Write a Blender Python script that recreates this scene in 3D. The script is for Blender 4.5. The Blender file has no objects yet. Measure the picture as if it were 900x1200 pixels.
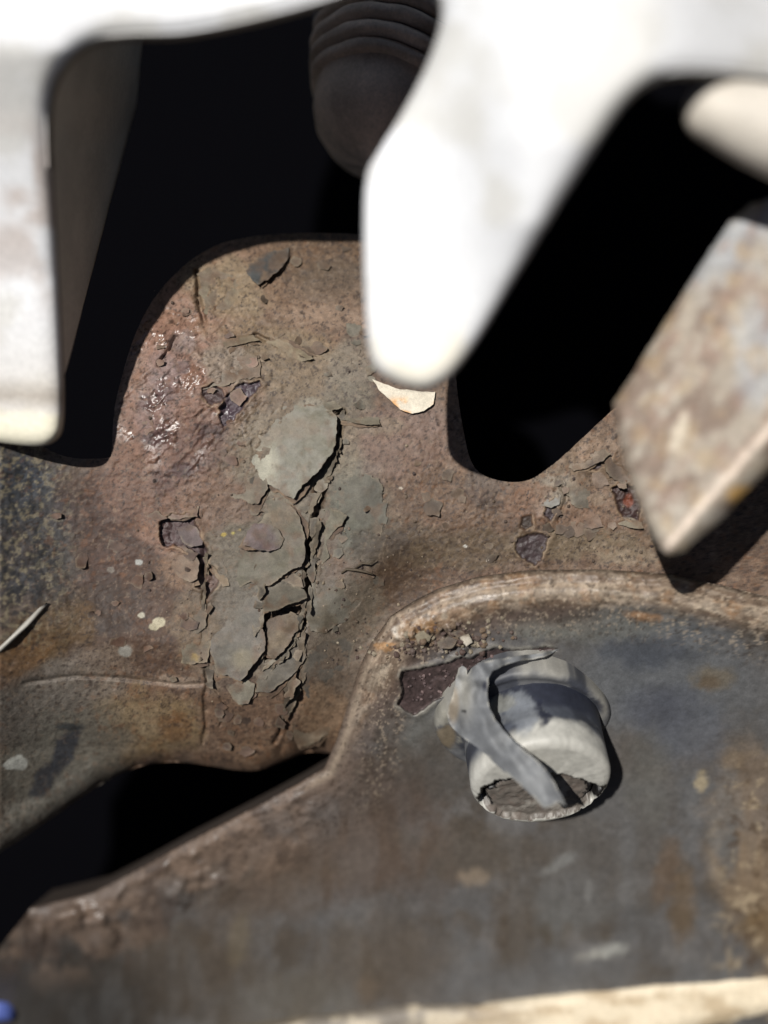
import bpy, math, random
import numpy as np
from mathutils import Vector
from mathutils.geometry import delaunay_2d_cdt

random.seed(7)
SC = bpy.context.scene
COL = SC.collection
MM = 0.001                      # everything below is written in millimetres
D = 130.0                       # camera height above the casting

# ------------------------------------------------------------------ camera, world, sun
cam_d = bpy.data.cameras.new('camera'); cam = bpy.data.objects.new('camera', cam_d); COL.objects.link(cam)
cam.location = (0, 0, D*MM); cam.rotation_euler = (0, 0, 0)
cam_d.sensor_fit = 'VERTICAL'; cam_d.sensor_height = 36.0
cam_d.lens = 18.0/(60.0/D)
cam_d.clip_start = 0.002; cam_d.clip_end = 20
cam_d.dof.use_dof = True
cam_d.dof.focus_distance = 0.1305
cam_d.dof.aperture_fstop = cam_d.lens/5.4
SC.camera = cam

SUNV = Vector((-0.33, 0.27, 1.0)).normalized()
w = bpy.data.worlds.new('World'); SC.world = w; w.use_nodes = True
nt = w.node_tree
sky = nt.nodes.new('ShaderNodeTexSky'); sky.sky_type = 'NISHITA'; sky.sun_disc = False
sky.sun_elevation = math.asin(SUNV.z); sky.sun_rotation = math.atan2(SUNV.x, SUNV.y)
nt.links.new(sky.outputs[0], nt.nodes['Background'].inputs[0])
nt.nodes['Background'].inputs[1].default_value = 0.05
sun_d = bpy.data.lights.new('sun', 'SUN'); sun_d.energy = 5.0; sun_d.angle = math.radians(0.9)
sun_d.color = (1.0, 0.965, 0.91)
sun = bpy.data.objects.new('sun', sun_d); COL.objects.link(sun)
sun.rotation_euler = SUNV.to_track_quat('Z', 'Y').to_euler(); sun.location = SUNV*0.6
SC.view_settings.view_transform = 'Standard'; SC.view_settings.look = 'None'
SC.view_settings.exposure = 0.22; SC.view_settings.gamma = 1.0
SC.view_settings.use_curve_mapping = False
SC.cycles.max_bounces = 6

# ------------------------------------------------------------------ helpers
def world_pt(u, v, z):
    """u, v: tenths of a millimetre on the casting plane (right, down); z: mm above it"""
    k = (D - z)/D*0.1
    return (u - 450.0)*k, (600.0 - v)*k, z

def lin(c):
    c = np.asarray(c, float)/255.0
    return np.where(c <= 0.04045, c/12.92, ((c+0.055)/1.055)**2.4)

def h2(ix, iy, seed):
    n = (ix.astype(np.int64)*374761393 + iy.astype(np.int64)*668265263 + seed*974711) & 0x7fffffff
    n = ((n ^ (n >> 13))*1274126177) & 0x7fffffff
    n = ((n ^ (n >> 16))*2246822519) & 0x7fffffff
    return ((n ^ (n >> 15)) & 0xffffff)/float(0xffffff)

def vn(x, y, seed=0):
    x = np.asarray(x, float); y = np.asarray(y, float)
    ix = np.floor(x); iy = np.floor(y); fx = x-ix; fy = y-iy
    fx = fx*fx*fx*(fx*(fx*6-15)+10); fy = fy*fy*fy*(fy*(fy*6-15)+10)
    a = h2(ix, iy, seed); b = h2(ix+1, iy, seed); c = h2(ix, iy+1, seed); d = h2(ix+1, iy+1, seed)
    return (a*(1-fx)+b*fx)*(1-fy)+(c*(1-fx)+d*fx)*fy

def fbm(x, y, s, octv=4, seed=0, gain=0.5):
    """0..1, feature size s (in the units of x, y)"""
    x = np.asarray(x, float)/s; y = np.asarray(y, float)/s
    t = 0; a = 1; n = 0
    for k in range(octv):
        ang = 0.7*k+seed
        t = t + a*vn(x*math.cos(ang)-y*math.sin(ang)+17*k, x*math.sin(ang)+y*math.cos(ang)+9*k, seed*13+k)
        n += a; a *= gain; x = x*2.03; y = y*2.03
    return t/n

def cells(x, y, s, seed=0):
    """F1 distance of a jittered cell pattern, and the cell's random value"""
    x = np.asarray(x, float)/s; y = np.asarray(y, float)/s
    ix = np.floor(x); iy = np.floor(y)
    best = np.full(np.broadcast(x, y).shape, 9.0); rv = np.zeros(best.shape)
    for dx in (-1, 0, 1):
        for dy in (-1, 0, 1):
            cx = ix+dx; cy = iy+dy
            px = cx+h2(cx, cy, seed); py = cy+h2(cx, cy, seed+5)
            d = np.hypot(px-x, py-y); r = h2(cx, cy, seed+9)
            m = d < best
            best = np.where(m, d, best); rv = np.where(m, r, rv)
    return best, rv

def sst(a, b, x):
    t = np.clip((x-a)/(b-a), 0, 1); return t*t*(3-2*t)

def sdist(poly, X, Y, closed=True):
    """distance to the outline, negative inside (closed)"""
    P = np.asarray(poly, float); n = len(P)
    X = np.asarray(X, float); Y = np.asarray(Y, float)
    d = np.full(X.shape, 1e18); ins = np.zeros(X.shape, bool)
    for i in range(n if closed else n-1):
        ax, ay = P[i]; bx, by = P[(i+1) % n]
        ex, ey = bx-ax, by-ay; L = ex*ex+ey*ey+1e-12
        t = np.clip(((X-ax)*ex+(Y-ay)*ey)/L, 0, 1)
        d = np.minimum(d, (X-ax-t*ex)**2+(Y-ay-t*ey)**2)
        if closed:
            c = (ay > Y) != (by > Y)
            xi = ax+(Y-ay)*ex/(ey if abs(ey) > 1e-9 else 1e-9)
            ins ^= (c & (X < xi))
    d = np.sqrt(d)
    return np.where(ins, -d, d) if closed else d

def jag(poly, amp, step=4.0, seed=0, s=11.0):
    out = []
    n = len(poly)
    for i in range(n):
        a = poly[i]; b = poly[(i+1) % n]
        L = math.hypot(b[0]-a[0], b[1]-a[1]); k = max(1, int(L/step))
        for j in range(k):
            t = j/k; out.append((a[0]+(b[0]-a[0])*t, a[1]+(b[1]-a[1])*t))
    o = np.array(out)
    nx = fbm(o[:, 0], o[:, 1], s, 4, seed, 0.62)-0.5; ny = fbm(o[:, 0], o[:, 1], s, 4, seed+3, 0.62)-0.5
    mx = fbm(o[:, 0], o[:, 1], 30, 2, seed+5)-0.5; my = fbm(o[:, 0], o[:, 1], 30, 2, seed+6)-0.5
    fx = fbm(o[:, 0], o[:, 1], 4.5, 2, seed+8)-0.5; fy = fbm(o[:, 0], o[:, 1], 4.5, 2, seed+9)-0.5
    o[:, 0] += (nx*4.2+mx*6+fx*2.4)*amp; o[:, 1] += (ny*4.2+my*9+fy*2.4)*amp
    return [tuple(p) for p in o]

def smooth_poly(poly, it=2):
    for _ in range(it):
        q = []
        for i in range(len(poly)):
            a = poly[i]; b = poly[(i+1) % len(poly)]
            q += [(a[0]*.75+b[0]*.25, a[1]*.75+b[1]*.25), (a[0]*.25+b[0]*.75, a[1]*.25+b[1]*.75)]
        poly = q
    return poly

def resample(poly, step):
    P = np.array(list(poly)+[poly[0]], float); L = np.concatenate([[0], np.cumsum(np.hypot(*np.diff(P, axis=0).T))])
    n = int(L[-1]/step); t = np.linspace(0, L[-1], n, endpoint=False)
    return [tuple(p) for p in np.stack([np.interp(t, L, P[:, 0]), np.interp(t, L, P[:, 1])], -1)]

def mesh_obj(name, verts, faces, mat, parent=None, color=None, rough=None, smooth=True, loc=None):
    me = bpy.data.meshes.new(name)
    v = np.asarray(verts, np.float64)*MM
    if parent is not None: v = v-np.array(parent.location)
    elif loc is not None: v = v-np.array(loc)*MM
    faces = faces if isinstance(faces, np.ndarray) else list(faces)
    me.vertices.add(len(v)); me.vertices.foreach_set('co', v.ravel())
    if isinstance(faces, np.ndarray):
        nf, k = faces.shape
        me.loops.add(nf*k); me.loops.foreach_set('vertex_index', faces.ravel().astype(np.int32))
        me.polygons.add(nf); me.polygons.foreach_set('loop_start', np.arange(nf, dtype=np.int32)*k)
    else:
        tot = sum(len(f) for f in faces)
        me.loops.add(tot); me.loops.foreach_set('vertex_index', np.concatenate([np.asarray(f, np.int32) for f in faces]))
        ls = np.cumsum([0]+[len(f) for f in faces[:-1]]).astype(np.int32)
        me.polygons.add(len(faces)); me.polygons.foreach_set('loop_start', ls)
    me.update(calc_edges=True); me.validate()
    me.polygons.foreach_set('use_smooth', np.full(len(me.polygons), smooth))
    if color is not None:
        a = me.attributes.new('tint', 'FLOAT_COLOR', 'POINT')
        c = np.ones((len(v), 4)); c[:, :3] = np.asarray(color); a.data.foreach_set('color', c.ravel())
        b = me.attributes.new('gloss', 'FLOAT', 'POINT')
        r = np.full(len(v), 0.7) if rough is None else np.broadcast_to(rough, (len(v),))
        b.data.foreach_set('value', np.ascontiguousarray(r, dtype=np.float32))
    me.materials.append(mat)
    o = bpy.data.objects.new(name, me); COL.objects.link(o)
    if parent is not None: o.parent = parent
    elif loc is not None: o.location = [c*MM for c in loc]
    return o

def thing(name, label, cat, loc=(0, 0, 0), group=None):
    o = bpy.data.objects.new(name, None); COL.objects.link(o)
    o.empty_display_size = 0.005; o.location = [c*MM for c in loc]
    o['label'] = label; o['category'] = cat
    if group: o['group'] = group
    return o

def tag(o, label, cat, group=None):
    o['label'] = label; o['category'] = cat
    if group: o['group'] = group
    return o

# ------------------------------------------------------------------ materials
def surface_mat(name, spec=0.5, grain=1.0, bump=0.35, metallic=0.0, fine=9.0):
    m = bpy.data.materials.new(name); m.use_nodes = True
    t = m.node_tree; N = t.nodes; L = t.links
    b = N['Principled BSDF']
    at = N.new('ShaderNodeAttribute'); at.attribute_name = 'tint'
    gl = N.new('ShaderNodeAttribute'); gl.attribute_name = 'gloss'
    tc = N.new('ShaderNodeTexCoord'); mp = N.new('ShaderNodeMapping'); mp.inputs['Scale'].default_value = (1000, 1000, 1000)
    L.new(tc.outputs['Object'], mp.inputs['Vector'])
    n1 = N.new('ShaderNodeTexNoise'); n1.inputs['Scale'].default_value = fine; n1.inputs['Detail'].default_value = 6; n1.inputs['Roughness'].default_value = 0.65
    n2 = N.new('ShaderNodeTexNoise'); n2.inputs['Scale'].default_value = 1.3; n2.inputs['Detail'].default_value = 8; n2.inputs['Roughness'].default_value = 0.68
    for n in (n1, n2): L.new(mp.outputs[0], n.inputs['Vector'])
    r1 = N.new('ShaderNodeMapRange'); r1.inputs[1].default_value = 0.28; r1.inputs[2].default_value = 0.72
    r1.inputs[3].default_value = 1-0.38*grain; r1.inputs[4].default_value = 1+0.38*grain
    L.new(n1.outputs[0], r1.inputs[0])
    r2 = N.new('ShaderNodeMapRange'); r2.inputs[1].default_value = 0.3; r2.inputs[2].default_value = 0.7
    r2.inputs[3].default_value = 1-0.26*grain; r2.inputs[4].default_value = 1+0.26*grain
    L.new(n2.outputs[0], r2.inputs[0])
    mu = N.new('ShaderNodeMath'); mu.operation = 'MULTIPLY'
    L.new(r1.outputs[0], mu.inputs[0]); L.new(r2.outputs[0], mu.inputs[1])
    vm = N.new('ShaderNodeVectorMath'); vm.operation = 'SCALE'
    L.new(at.outputs['Color'], vm.inputs[0]); L.new(mu.outputs[0], vm.inputs['Scale'])
    L.new(vm.outputs[0], b.inputs['Base Color'])
    L.new(gl.outputs['Fac'], b.inputs['Roughness'])
    b.inputs['Specular IOR Level'].default_value = spec; b.inputs['Metallic'].default_value = metallic
    ad = N.new('ShaderNodeMath'); ad.operation = 'MULTIPLY_ADD'; ad.inputs[1].default_value = 0.4
    L.new(n1.outputs[0], ad.inputs[0]); L.new(n2.outputs[0], ad.inputs[2])
    bp = N.new('ShaderNodeBump'); bp.inputs['Distance'].default_value = 0.00025
    bs_ = N.new('ShaderNodeMapRange'); bs_.inputs[1].default_value = 0.2; bs_.inputs[2].default_value = 0.5; bs_.inputs[3].default_value = bump*0.12; bs_.inputs[4].default_value = bump
    L.new(gl.outputs['Fac'], bs_.inputs[0]); L.new(bs_.outputs[0], bp.inputs['Strength'])
    L.new(ad.outputs[0], bp.inputs['Height']); L.new(bp.outputs[0], b.inputs['Normal'])
    return m

M_RUST = surface_mat('rusty_steel', spec=0.5, grain=1.0, bump=0.55)
M_FLAKE = surface_mat('flaking_paint', spec=0.4, grain=0.75, bump=0.4)
M_PLATE = surface_mat('painted_plate', spec=0.5, grain=0.55, bump=0.3, fine=6)
M_WHITE = surface_mat('bare_pale_metal', spec=0.4, grain=0.25, bump=0.15, fine=2)
M_RUBBER = surface_mat('dark_rubber', spec=0.3, grain=0.5, bump=0.4, fine=3)
M_VOID = surface_mat('shade_black', spec=0.0, grain=0.3, bump=0.0, fine=2)  # black for the hollow's painted shade and the sky-blocking walls
M_SKIN = surface_mat('peeled_paint', spec=0.4, grain=0.3, bump=0.1, fine=7)

LIT = 1.75          # how bright a white surface on the casting comes out under this sun
def albedo(srgb): return lin(srgb)/LIT

# ------------------------------------------------------------------ the casting: guide heights (mm) over u, v
EDGE = [(-260, 1130), (-150, 1080), (-60, 1034), (0, 1000), (60, 960), (120, 917), (160, 898), (200, 892), (240, 896), (275, 903), (305, 904),
        (340, 889), (362, 880), (392, 884), (440, 870), (500, 800), (560, 745), (640, 725), (700, 720), (800, 725), (1120, 790)]
HOLES = [  # (outline, depth, colour)
    ([(186, 612), (200, 604), (216, 606), (228, 600), (231, 622), (240, 640), (243, 655), (240, 676), (236, 690), (229, 688), (231, 668), (222, 648), (206, 640), (192, 640), (186, 628)], 0.75, (78, 60, 62)),
    ([(606, 630), (622, 625), (636, 626), (645, 629), (638, 643), (634, 659), (625, 661), (612, 652), (603, 643)], 0.35, (66, 54, 58)),
    ([(641, 590), (650, 584), (653, 600), (645, 611), (638, 603)], 0.4, (70, 60, 66)),
    ([(612, 606), (622, 604), (624, 614), (616, 619), (608, 617)], 0.25, (58, 48, 42)),
    ([(718, 572), (732, 566), (748, 572), (752, 596), (748, 612), (728, 606), (722, 590)], 0.8, (60, 40, 40)),
    ([(686, 543), (704, 537), (716, 532), (714, 544), (700, 550), (688, 549)], 0.4, (84, 72, 76)),
    ([(262, 470), (280, 452), (302, 445), (306, 452), (292, 470), (276, 492), (262, 500), (255, 486)], 0.45, (80, 68, 78)),
    ([(238, 455), (250, 449), (262, 456), (260, 470), (246, 474), (238, 466)], 0.3, (78, 62, 62)),
    ([(245, 660), (262, 676), (252, 690), (241, 702), (240, 684)], 0.5, (100, 78, 70)),
    ([(305, 712), (350, 706), (358, 720), (354, 742), (332, 765), (310, 775), (303, 748)], 1.3, (104, 88, 74)),
    ([(352, 640), (364, 620), (372, 600), (372, 640), (366, 700), (358, 712), (356, 680)], 0.8, (70, 58, 50)),
]
def base_smooth(u, v):
    h = 0.00027*np.clip(150-u, 0, 150)**2*sst(1050, 900, v+0.4*u)
    h = h - 0.00014*np.clip(520-v, 0, None)**2
    h = h - 0
    h = h - 0.00042*np.clip(v-745, 0, 130)**2 - 0.11*np.clip(v-875, 0, 60)*0.6
    h = h - 0.6*np.exp(-((u-330)/120)**2)*sst(560, 700, v)                 # shallow trough down the middle
    h = h + 1.0*np.exp(-((u-225)/60.0)**2-((v-470)/90.0)**2)                # swollen rust at upper left
    h = h + 0.9*np.exp(-((v-735-0.18*(u-100))/26.0)**2)*sst(250, 120, u)    # soft ridge where the left wall bends
    ins_ = sdist([(380, 900), (394, 868), (408, 825), (420, 785), (434, 755), (458, 722), (486, 704), (514, 690), (560, 676), (620, 668), (700, 667), (780, 672), (900, 699), (1120, 745), (1120, 1000), (380, 1000)], u, v)
    h = h - (1.0+2.6*sst(560, 430, u))*sst(75, 0, ins_) - 5*sst(0, -25, ins_)
    return h
def base_height(u, v):
    u = np.asarray(u, float); v = np.asarray(v, float)
    h = base_smooth(u, v)
    h = h + 0.8*(fbm(u, v, 120, 3, 1)-0.5) + 0.32*(fbm(u, v, 34, 4, 2)-0.5)
    rough = 0.35+0.9*np.exp(-((u-220)/90.0)**2-((v-470)/110.0)**2)+0.35*sst(420, 520, u)*sst(700, 560, v)
    h = h + rough*(0.36*(fbm(u, v, 9, 4, 3, 0.6)-0.5) + 0.20*(fbm(u, v, 4.0, 2, 4, 0.6)-0.5))
    c, r = cells(u+6*fbm(u, v, 20, 2, 8), v, 17, 3)                          # blistered rust
    h = h + 0.28*rough*sst(0.75, 0.1, c)*(r > 0.45)*np.exp(-((u-225)/95.0)**2-((v-475)/100.0)**2)
    a_ = u*0.74-v*0.67; b_ = u*0.67+v*0.74
    zone = np.exp(-((u-225)/95.0)**2-((v-440)/130.0)**2)
    rg = 1-np.abs(2*fbm(a_*0.55, b_*1.4, 24, 4, 13, 0.55)-1)
    h = h + 0.24*zone*(sst(0.7, 1.0, rg)-0.3)
    st_ = fbm(u+9*(fbm(u, v, 30, 2, 16)-.5), v, 40, 3, 14); h = h + 0.35*(np.floor(st_*9)/9+sst(0.75, 1, (st_*9) % 1)/9-0.5)*(0.4+zone)*0.9
    # creases and cracks
    for (pl, dep, wid, sd) in [([(240, 645), (238, 690), (242, 720), (239, 760), (241, 800), (240, 850), (238, 870)], 0.55, 2.6, 1),
                               ([(400, 486), (393, 515), (380, 548), (375, 575), (372, 600), (366, 640), (362, 690), (357, 715)], 1.6, 5.0, 2),
                               ([(356, 725), (346, 760), (352, 810), (336, 850), (330, 880)], 0.55, 5.5, 3),
                               ([(30, 800), (90, 792), (150, 795), (215, 803), (250, 800)], 0.35, 2.5, 4),
                               ([(229, 318), (232, 345), (241, 376)], 1.2, 2.8, 5),
                               ([(208, 395), (197, 412), (188, 425)], 0.8, 3.0, 6),
                               ([(278, 398), (300, 393), (330, 405), (366, 421)], 0.7, 2.4, 7),
                               ([(654, 566), (662, 577), (664, 586), (655, 610)], 0.5, 2.0, 8),
                               ([(700, 536), (716, 545), (735, 556)], 0.5, 2.0, 9), ([(330, 770), (338, 800), (334, 840), (322, 870)], .7, 2.4, 12), ([(420, 705), (404, 724), (386, 740)], .4, 1.6, 13), ([(246, 800), (262, 822), (258, 850)], .4, 1.6, 14)]:
        d = sdist(pl, u+7*(fbm(u, v, 14, 3, sd)-0.5), v, False)
        h = h - dep*np.exp(-(d/wid)**2)
    for k, (pl, dep, c3) in enumerate(HOLES):
        P = np.array(pl); m = (u > P[:, 0].min()-15) & (u < P[:, 0].max()+15) & (v > P[:, 1].min()-15) & (v < P[:, 1].max()+15)
        if not m.any(): continue
        d = sdist(pl, u[m]+7*(fbm(u[m], v[m], 8, 3, 20+k)-0.5), v[m]+7*(fbm(u[m], v[m], 8, 3, 40+k)-0.5))
        h[m] = h[m] - dep*sst(1.6, -1.6, d) + dep*0.9*sst(0, -3, d)*(fbm(u[m], v[m], 6, 3, 60+k)-0.5) + 0.18*sst(9, 1, d)*(d > 0)
    return h

def lerp3(col, c, wgt):
    return col*(1-wgt[..., None]) + np.asarray(c)*wgt[..., None]

def paint(col, u, v, blobs, seed):
    for k, (cu, cv, ru, rv, ang, c, s) in enumerate(blobs):
        a = math.radians(ang); du = u-cu; dv = v-cv
        x = (du*math.cos(a)+dv*math.sin(a))/ru; y = (-du*math.sin(a)+dv*math.cos(a))/rv
        m = (np.abs(x) < 2) & (np.abs(y) < 2)
        if not m.any(): continue
        r = np.hypot(x[m], y[m])+0.9*(fbm(u[m], v[m], max(8, min(ru, rv)*0.7), 5, seed+k, 0.6)-0.5)
        wgt = np.zeros(u.shape); wgt[m] = s*sst(1.15, 0.62, r)
        col = lerp3(col, albedo(c), wgt)
    return col

def base_colour(u, v):
    n1 = fbm(u, v, 60, 5, 11, 0.6); n2 = fbm(u, v, 16, 5, 12, 0.62)
    col = np.empty(u.shape+(3,)); col[...] = albedo((110, 95, 83))
    col = lerp3(col, albedo((80, 62, 50)), sst(0.42, 0.62, n1)*0.7)
    col = lerp3(col, albedo((128, 108, 92)), sst(0.5, 0.68, n2)*0.6)
    B = [  # centre, radii, turn, colour as seen in sun, weight
        (215, 350, 110, 90, 0, (146, 122, 110), 0.85), (330, 330, 120, 50, 10, (124, 106, 90), 0.8),
        (265, 335, 60, 40, 30, (140, 130, 110), 0.8), (380, 300, 80, 36, 0, (96, 80, 62), 0.8), (395, 330, 60, 30, 0, (82, 78, 70), 0.45),
        (380, 372, 70, 14, 5, (142, 126, 112), 0.7), (330, 400, 90, 20, 12, (134, 120, 98), 0.7),
        (205, 460, 70, 90, 0, (140, 116, 108), 0.85), (180, 560, 70, 70, 0, (120, 94, 82), 0.8),
        (265, 425, 40, 26, 15, (140, 136, 128), 0.8), (190, 440, 24, 26, 0, (140, 128, 132), 0.8), (185, 490, 30, 44, 0, (128, 112, 112), 0.8), (160, 430, 20, 40, 0, (140, 120, 112), 0.6),
        (235, 525, 50, 40, 0, (98, 78, 74), 0.7), (192, 462, 14, 12, 0, (92, 76, 80), .8), (182, 512, 16, 14, 0, (88, 72, 76), .8), (214, 430, 12, 9, 0, (96, 84, 90), .7), (236, 505, 12, 10, 0, (74, 58, 60), .8), (170, 470, 9, 12, 0, (104, 90, 94), .7), (212, 550, 14, 10, 0, (78, 62, 64), .8), (258, 505, 10, 8, 0, (70, 56, 60), .7), (200, 565, 26, 20, 0, (86, 72, 76), 0.6), (215, 400, 18, 14, -40, (134, 126, 128), 0.7),
        (345, 430, 70, 40, 20, (128, 120, 104), 0.7), (410, 435, 30, 46, 0, (126, 124, 116), 0.75), (410, 470, 34, 28, 0, (104, 102, 92), 0.7),
        (425, 595, 46, 60, 5, (104, 104, 92), 0.9), (470, 530, 60, 60, 0, (124, 106, 98), 0.7), (400, 530, 26, 50, 10, (132, 124, 108), 0.7),
        (520, 590, 90, 50, 0, (104, 86, 70), 0.75), (480, 640, 60, 34, 0, (80, 70, 56), 0.85), (470, 690, 60, 40, -30, (76, 61, 46), 0.9), (430, 640, 26, 20, 0, (70, 60, 48), .6), (560, 645, 90, 26, -4, (92, 82, 66), 0.8),
        (400, 720, 50, 60, 10, (108, 103, 93), 0.85), (400, 790, 40, 60, 10, (112, 106, 98), 0.8), (378, 840, 36, 36, 0, (146, 128, 108), 0.75),
        (305, 640, 80, 80, 0, (112, 105, 92), 0.95), (295, 740, 80, 80, 0, (113, 107, 97), 0.95), (330, 530, 70, 70, 0, (126, 120, 106), 0.8), (250, 590, 60, 34, 0, (120, 98, 84), 0.8),
        (120, 640, 90, 100, 0, (70, 48, 37), 0.92), (180, 720, 60, 70, 0, (76, 57, 44), 0.88), (110, 720, 60, 40, -20, (56, 43, 34), 0.8), (150, 780, 70, 24, -10, (80, 64, 52), .7),
        (200, 625, 36, 26, 0, (138, 112, 98), 0.7), (210, 670, 24, 22, 0, (128, 108, 92), 0.8), (150, 580, 40, 30, 0, (130, 106, 94), 0.5),
        (228, 740, 30, 50, 0, (112, 100, 84), 0.85),
        (10, 580, 60, 90, 0, (92, 92, 92), 0.85), (60, 660, 34, 60, 0, (84, 80, 74), 0.75), (25, 560, 30, 30, 0, (74, 84, 100), 0.7), (10, 640, 30, 30, 0, (120, 92, 66), 0.6),
        (60, 740, 70, 34, -30, (112, 88, 56), 0.65), (20, 770, 50, 24, -20, (126, 92, 56), 0.6), (45, 830, 120, 44, -18, (118, 112, 104), 0.85), (100, 780, 70, 20, -20, (120, 110, 100), 0.7),
        (175, 845, 70, 40, 0, (124, 110, 86), 0.95), (150, 850, 40, 26, 0, (148, 136, 114), 0.55), (205, 852, 22, 18, 0, (110, 84, 56), 0.7), (140, 880, 44, 30, -30, (112, 94, 66), 0.7),
        (60, 900, 110, 60, -30, (112, 108, 98), 0.9), (30, 960, 110, 24, -36, (136, 132, 122), 0.8), (290, 840, 60, 50, 0, (110, 92, 78), 0.9), (320, 880, 70, 24, -8, (116, 98, 82), 0.8),
        (280, 800, 24, 14, 0, (96, 78, 72), 0.5), (205, 798, 34, 7, 4, (150, 140, 130), 0.8),
        (680, 560, 60, 50, 0, (124, 112, 98), 0.8), (650, 575, 24, 22, 0, (142, 140, 132), 0.8), (635, 595, 14, 10, 0, (158, 160, 158), 0.7), (700, 600, 40, 30, 0, (128, 106, 92), 0.75),
        (700, 525, 34, 22, -20, (150, 134, 120), 0.7), (620, 590, 30, 24, 0, (124, 100, 84), 0.7), (690, 640, 90, 20, 0, (116, 108, 92), 0.8), (720, 650, 60, 12, 4, (134, 126, 112), 0.7),
        (570, 570, 30, 20, 0, (92, 88, 86), 0.6), (555, 580, 22, 12, 0, (84, 66, 56), 0.5), (575, 592, 18, 10, 0, (60, 46, 36), 0.7), (465, 636, 18, 14, 0, (62, 52, 42), 0.6),
        (500, 490, 30, 24, 0, (130, 116, 112), 0.6), (440, 500, 40, 12, 0, (128, 120, 106), 0.6), (850, 560, 160, 90, 0, (110, 96, 82), 0.6),
        (690, 655, 14, 10, 0, (88, 68, 52), 0.6), (700, 585, 12, 8, 0, (150, 142, 130), 0.5),
        (362, 475, 18, 12, 0, (138, 140, 132), 0.7), (75, 880, 14, 34, 28, (58, 60, 66), 0.95), (52, 915, 26, 14, -60, (62, 64, 70), 0.9), (80, 852, 16, 6, 0, (54, 58, 60), 0.9),
    ]
    col = paint(col, u, v, B, 100)
    warm = 1-np.clip(np.exp(-((u-310)/80)**2-((v-670)/120)**2)+np.exp(-((u-410)/45)**2-((v-600)/80)**2)+np.exp(-((u-60)/120)**2-((v-900)/70)**2), 0, 1)
    warm = warm*sst(70, 150, u+40*(fbm(u, v, 50, 3, 38)-.5))
    col = lerp3(col, col*np.array((1.14, .99, .865)), warm)
    lf = sst(100, 20, u+60*(fbm(u, v, 40, 4, 39)-.5))*sst(520, 560, v)*sst(740, 680, v)
    col = lerp3(col, albedo((70, 74, 80)), lf*.75)
    # grain, flecks and pits
    g = fbm(u*0.75+v*0.3, v*1.2-u*0.25, 5, 4, 31, 0.65)
    paint_like = np.clip(np.exp(-((u-300)/90)**2-((v-690)/110)**2)+np.exp(-((u-400)/60)**2-((v-690)/160)**2)+np.exp(-((u-60)/120)**2-((v-890)/70)**2), 0, 1)
    amp = 1-0.55*paint_like
    col = col*(1+(amp*0.8*(g-0.5))[..., None]*np.array([1.0, 1.08, 1.15]))
    p = fbm(u, v, 3.2, 3, 32, 0.7)
    col = lerp3(col, albedo((52, 38, 32)), 0.75*amp*sst(0.60, 0.70, p))
    p = fbm(u, v, 4.2, 3, 33, 0.7)
    col = lerp3(col, albedo((160, 138, 116)), 0.32*amp*sst(0.62, 0.74, p))
    p = fbm(u, v, 7.5, 3, 34, 0.6)
    col = lerp3(col, albedo((140, 92, 54)), 0.28*amp*sst(0.62, 0.72, p)*sst(0.4, 0.6, fbm(u, v, 80, 2, 35)))
    p = fbm(u, v, 5.0, 3, 36, 0.6)
    left = sst(110, 20, u)*sst(800, 700, v)
    col = lerp3(col, albedo((170, 158, 130)), left*0.7*sst(0.56, 0.66, p))
    col = lerp3(col, albedo((40, 44, 50)), left*0.7*sst(0.58, 0.66, fbm(u, v, 7, 3, 37)))
    for (cu, cv, r, c) in [(186, 729, 8, (196, 186, 158)), (180, 735, 6, (190, 180, 150)), (166, 721, 4.5, (196, 190, 170)), (163, 659, 5, (170, 170, 164)), (545, 640, 2.5, (220, 216, 205)),
                           (572, 657, 2, (214, 205, 190)), (20, 893, 12, (186, 186, 178)), (12, 897, 8, (186, 186, 178)), (262, 626, 3.4, (190, 166, 84)), (273, 625, 2.6, (170, 156, 92)), (281, 621, 2, (160, 140, 96)),
                           (147, 763, 9, (150, 146, 136)), (130, 668, 5, (132, 122, 112)), (228, 770, 5, (176, 148, 84)), (470, 572, 2.2, (196, 184, 166))]:
        m = (np.abs(u-cu) < 3*r) & (np.abs(v-cv) < 3*r)
        rr = np.hypot(u[m]-cu, (v[m]-cv)*1.3)/r+0.8*(fbm(u[m], v[m], r, 3, 77)-0.5)
        wgt = np.zeros(u.shape); wgt[m] = sst(1.1, 0.75, rr); col = lerp3(col, albedo(c), wgt)
    gl = 0.62+0.25*(fbm(u, v, 12, 3, 41)-0.5)
    shiny = np.exp(-((u-205)/70)**2-((v-455)/80)**2)+0.5*np.exp(-((u-150)/60)**2-((v-430)/70)**2)
    gl = gl-0.5*np.clip(shiny*1.3, 0, 1)*sst(0.50, 0.66, fbm(u, v, 24, 3, 42))
    for k, (pl, dep, c3) in enumerate(HOLES):
        P = np.array(pl); m = (u > P[:, 0].min()-15) & (u < P[:, 0].max()+15) & (v > P[:, 1].min()-15) & (v < P[:, 1].max()+15)
        d = sdist(pl, u[m]+7*(fbm(u[m], v[m], 8, 3, 20+k)-0.5), v[m]+7*(fbm(u[m], v[m], 8, 3, 40+k)-0.5))
        wgt = np.zeros(u.shape); wgt[m] = sst(0.8, -1.2, d)*0.92
        tone = albedo(c3)*(0.6+0.8*fbm(u, v, 5, 3, 90+k))[..., None]
        col = col*(1-wgt[..., None])+tone*wgt[..., None]
        rim = np.zeros(u.shape); rim[m] = 0.5*sst(5, 1.5, d)*(d > 0.8)*sst(0.4, 0.6, fbm(u[m], v[m], 9, 2, 95+k))
        col = lerp3(col, albedo((170, 146, 118)), rim)
        gl[m] = gl[m]-0.12*sst(0, -2, d)
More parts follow.
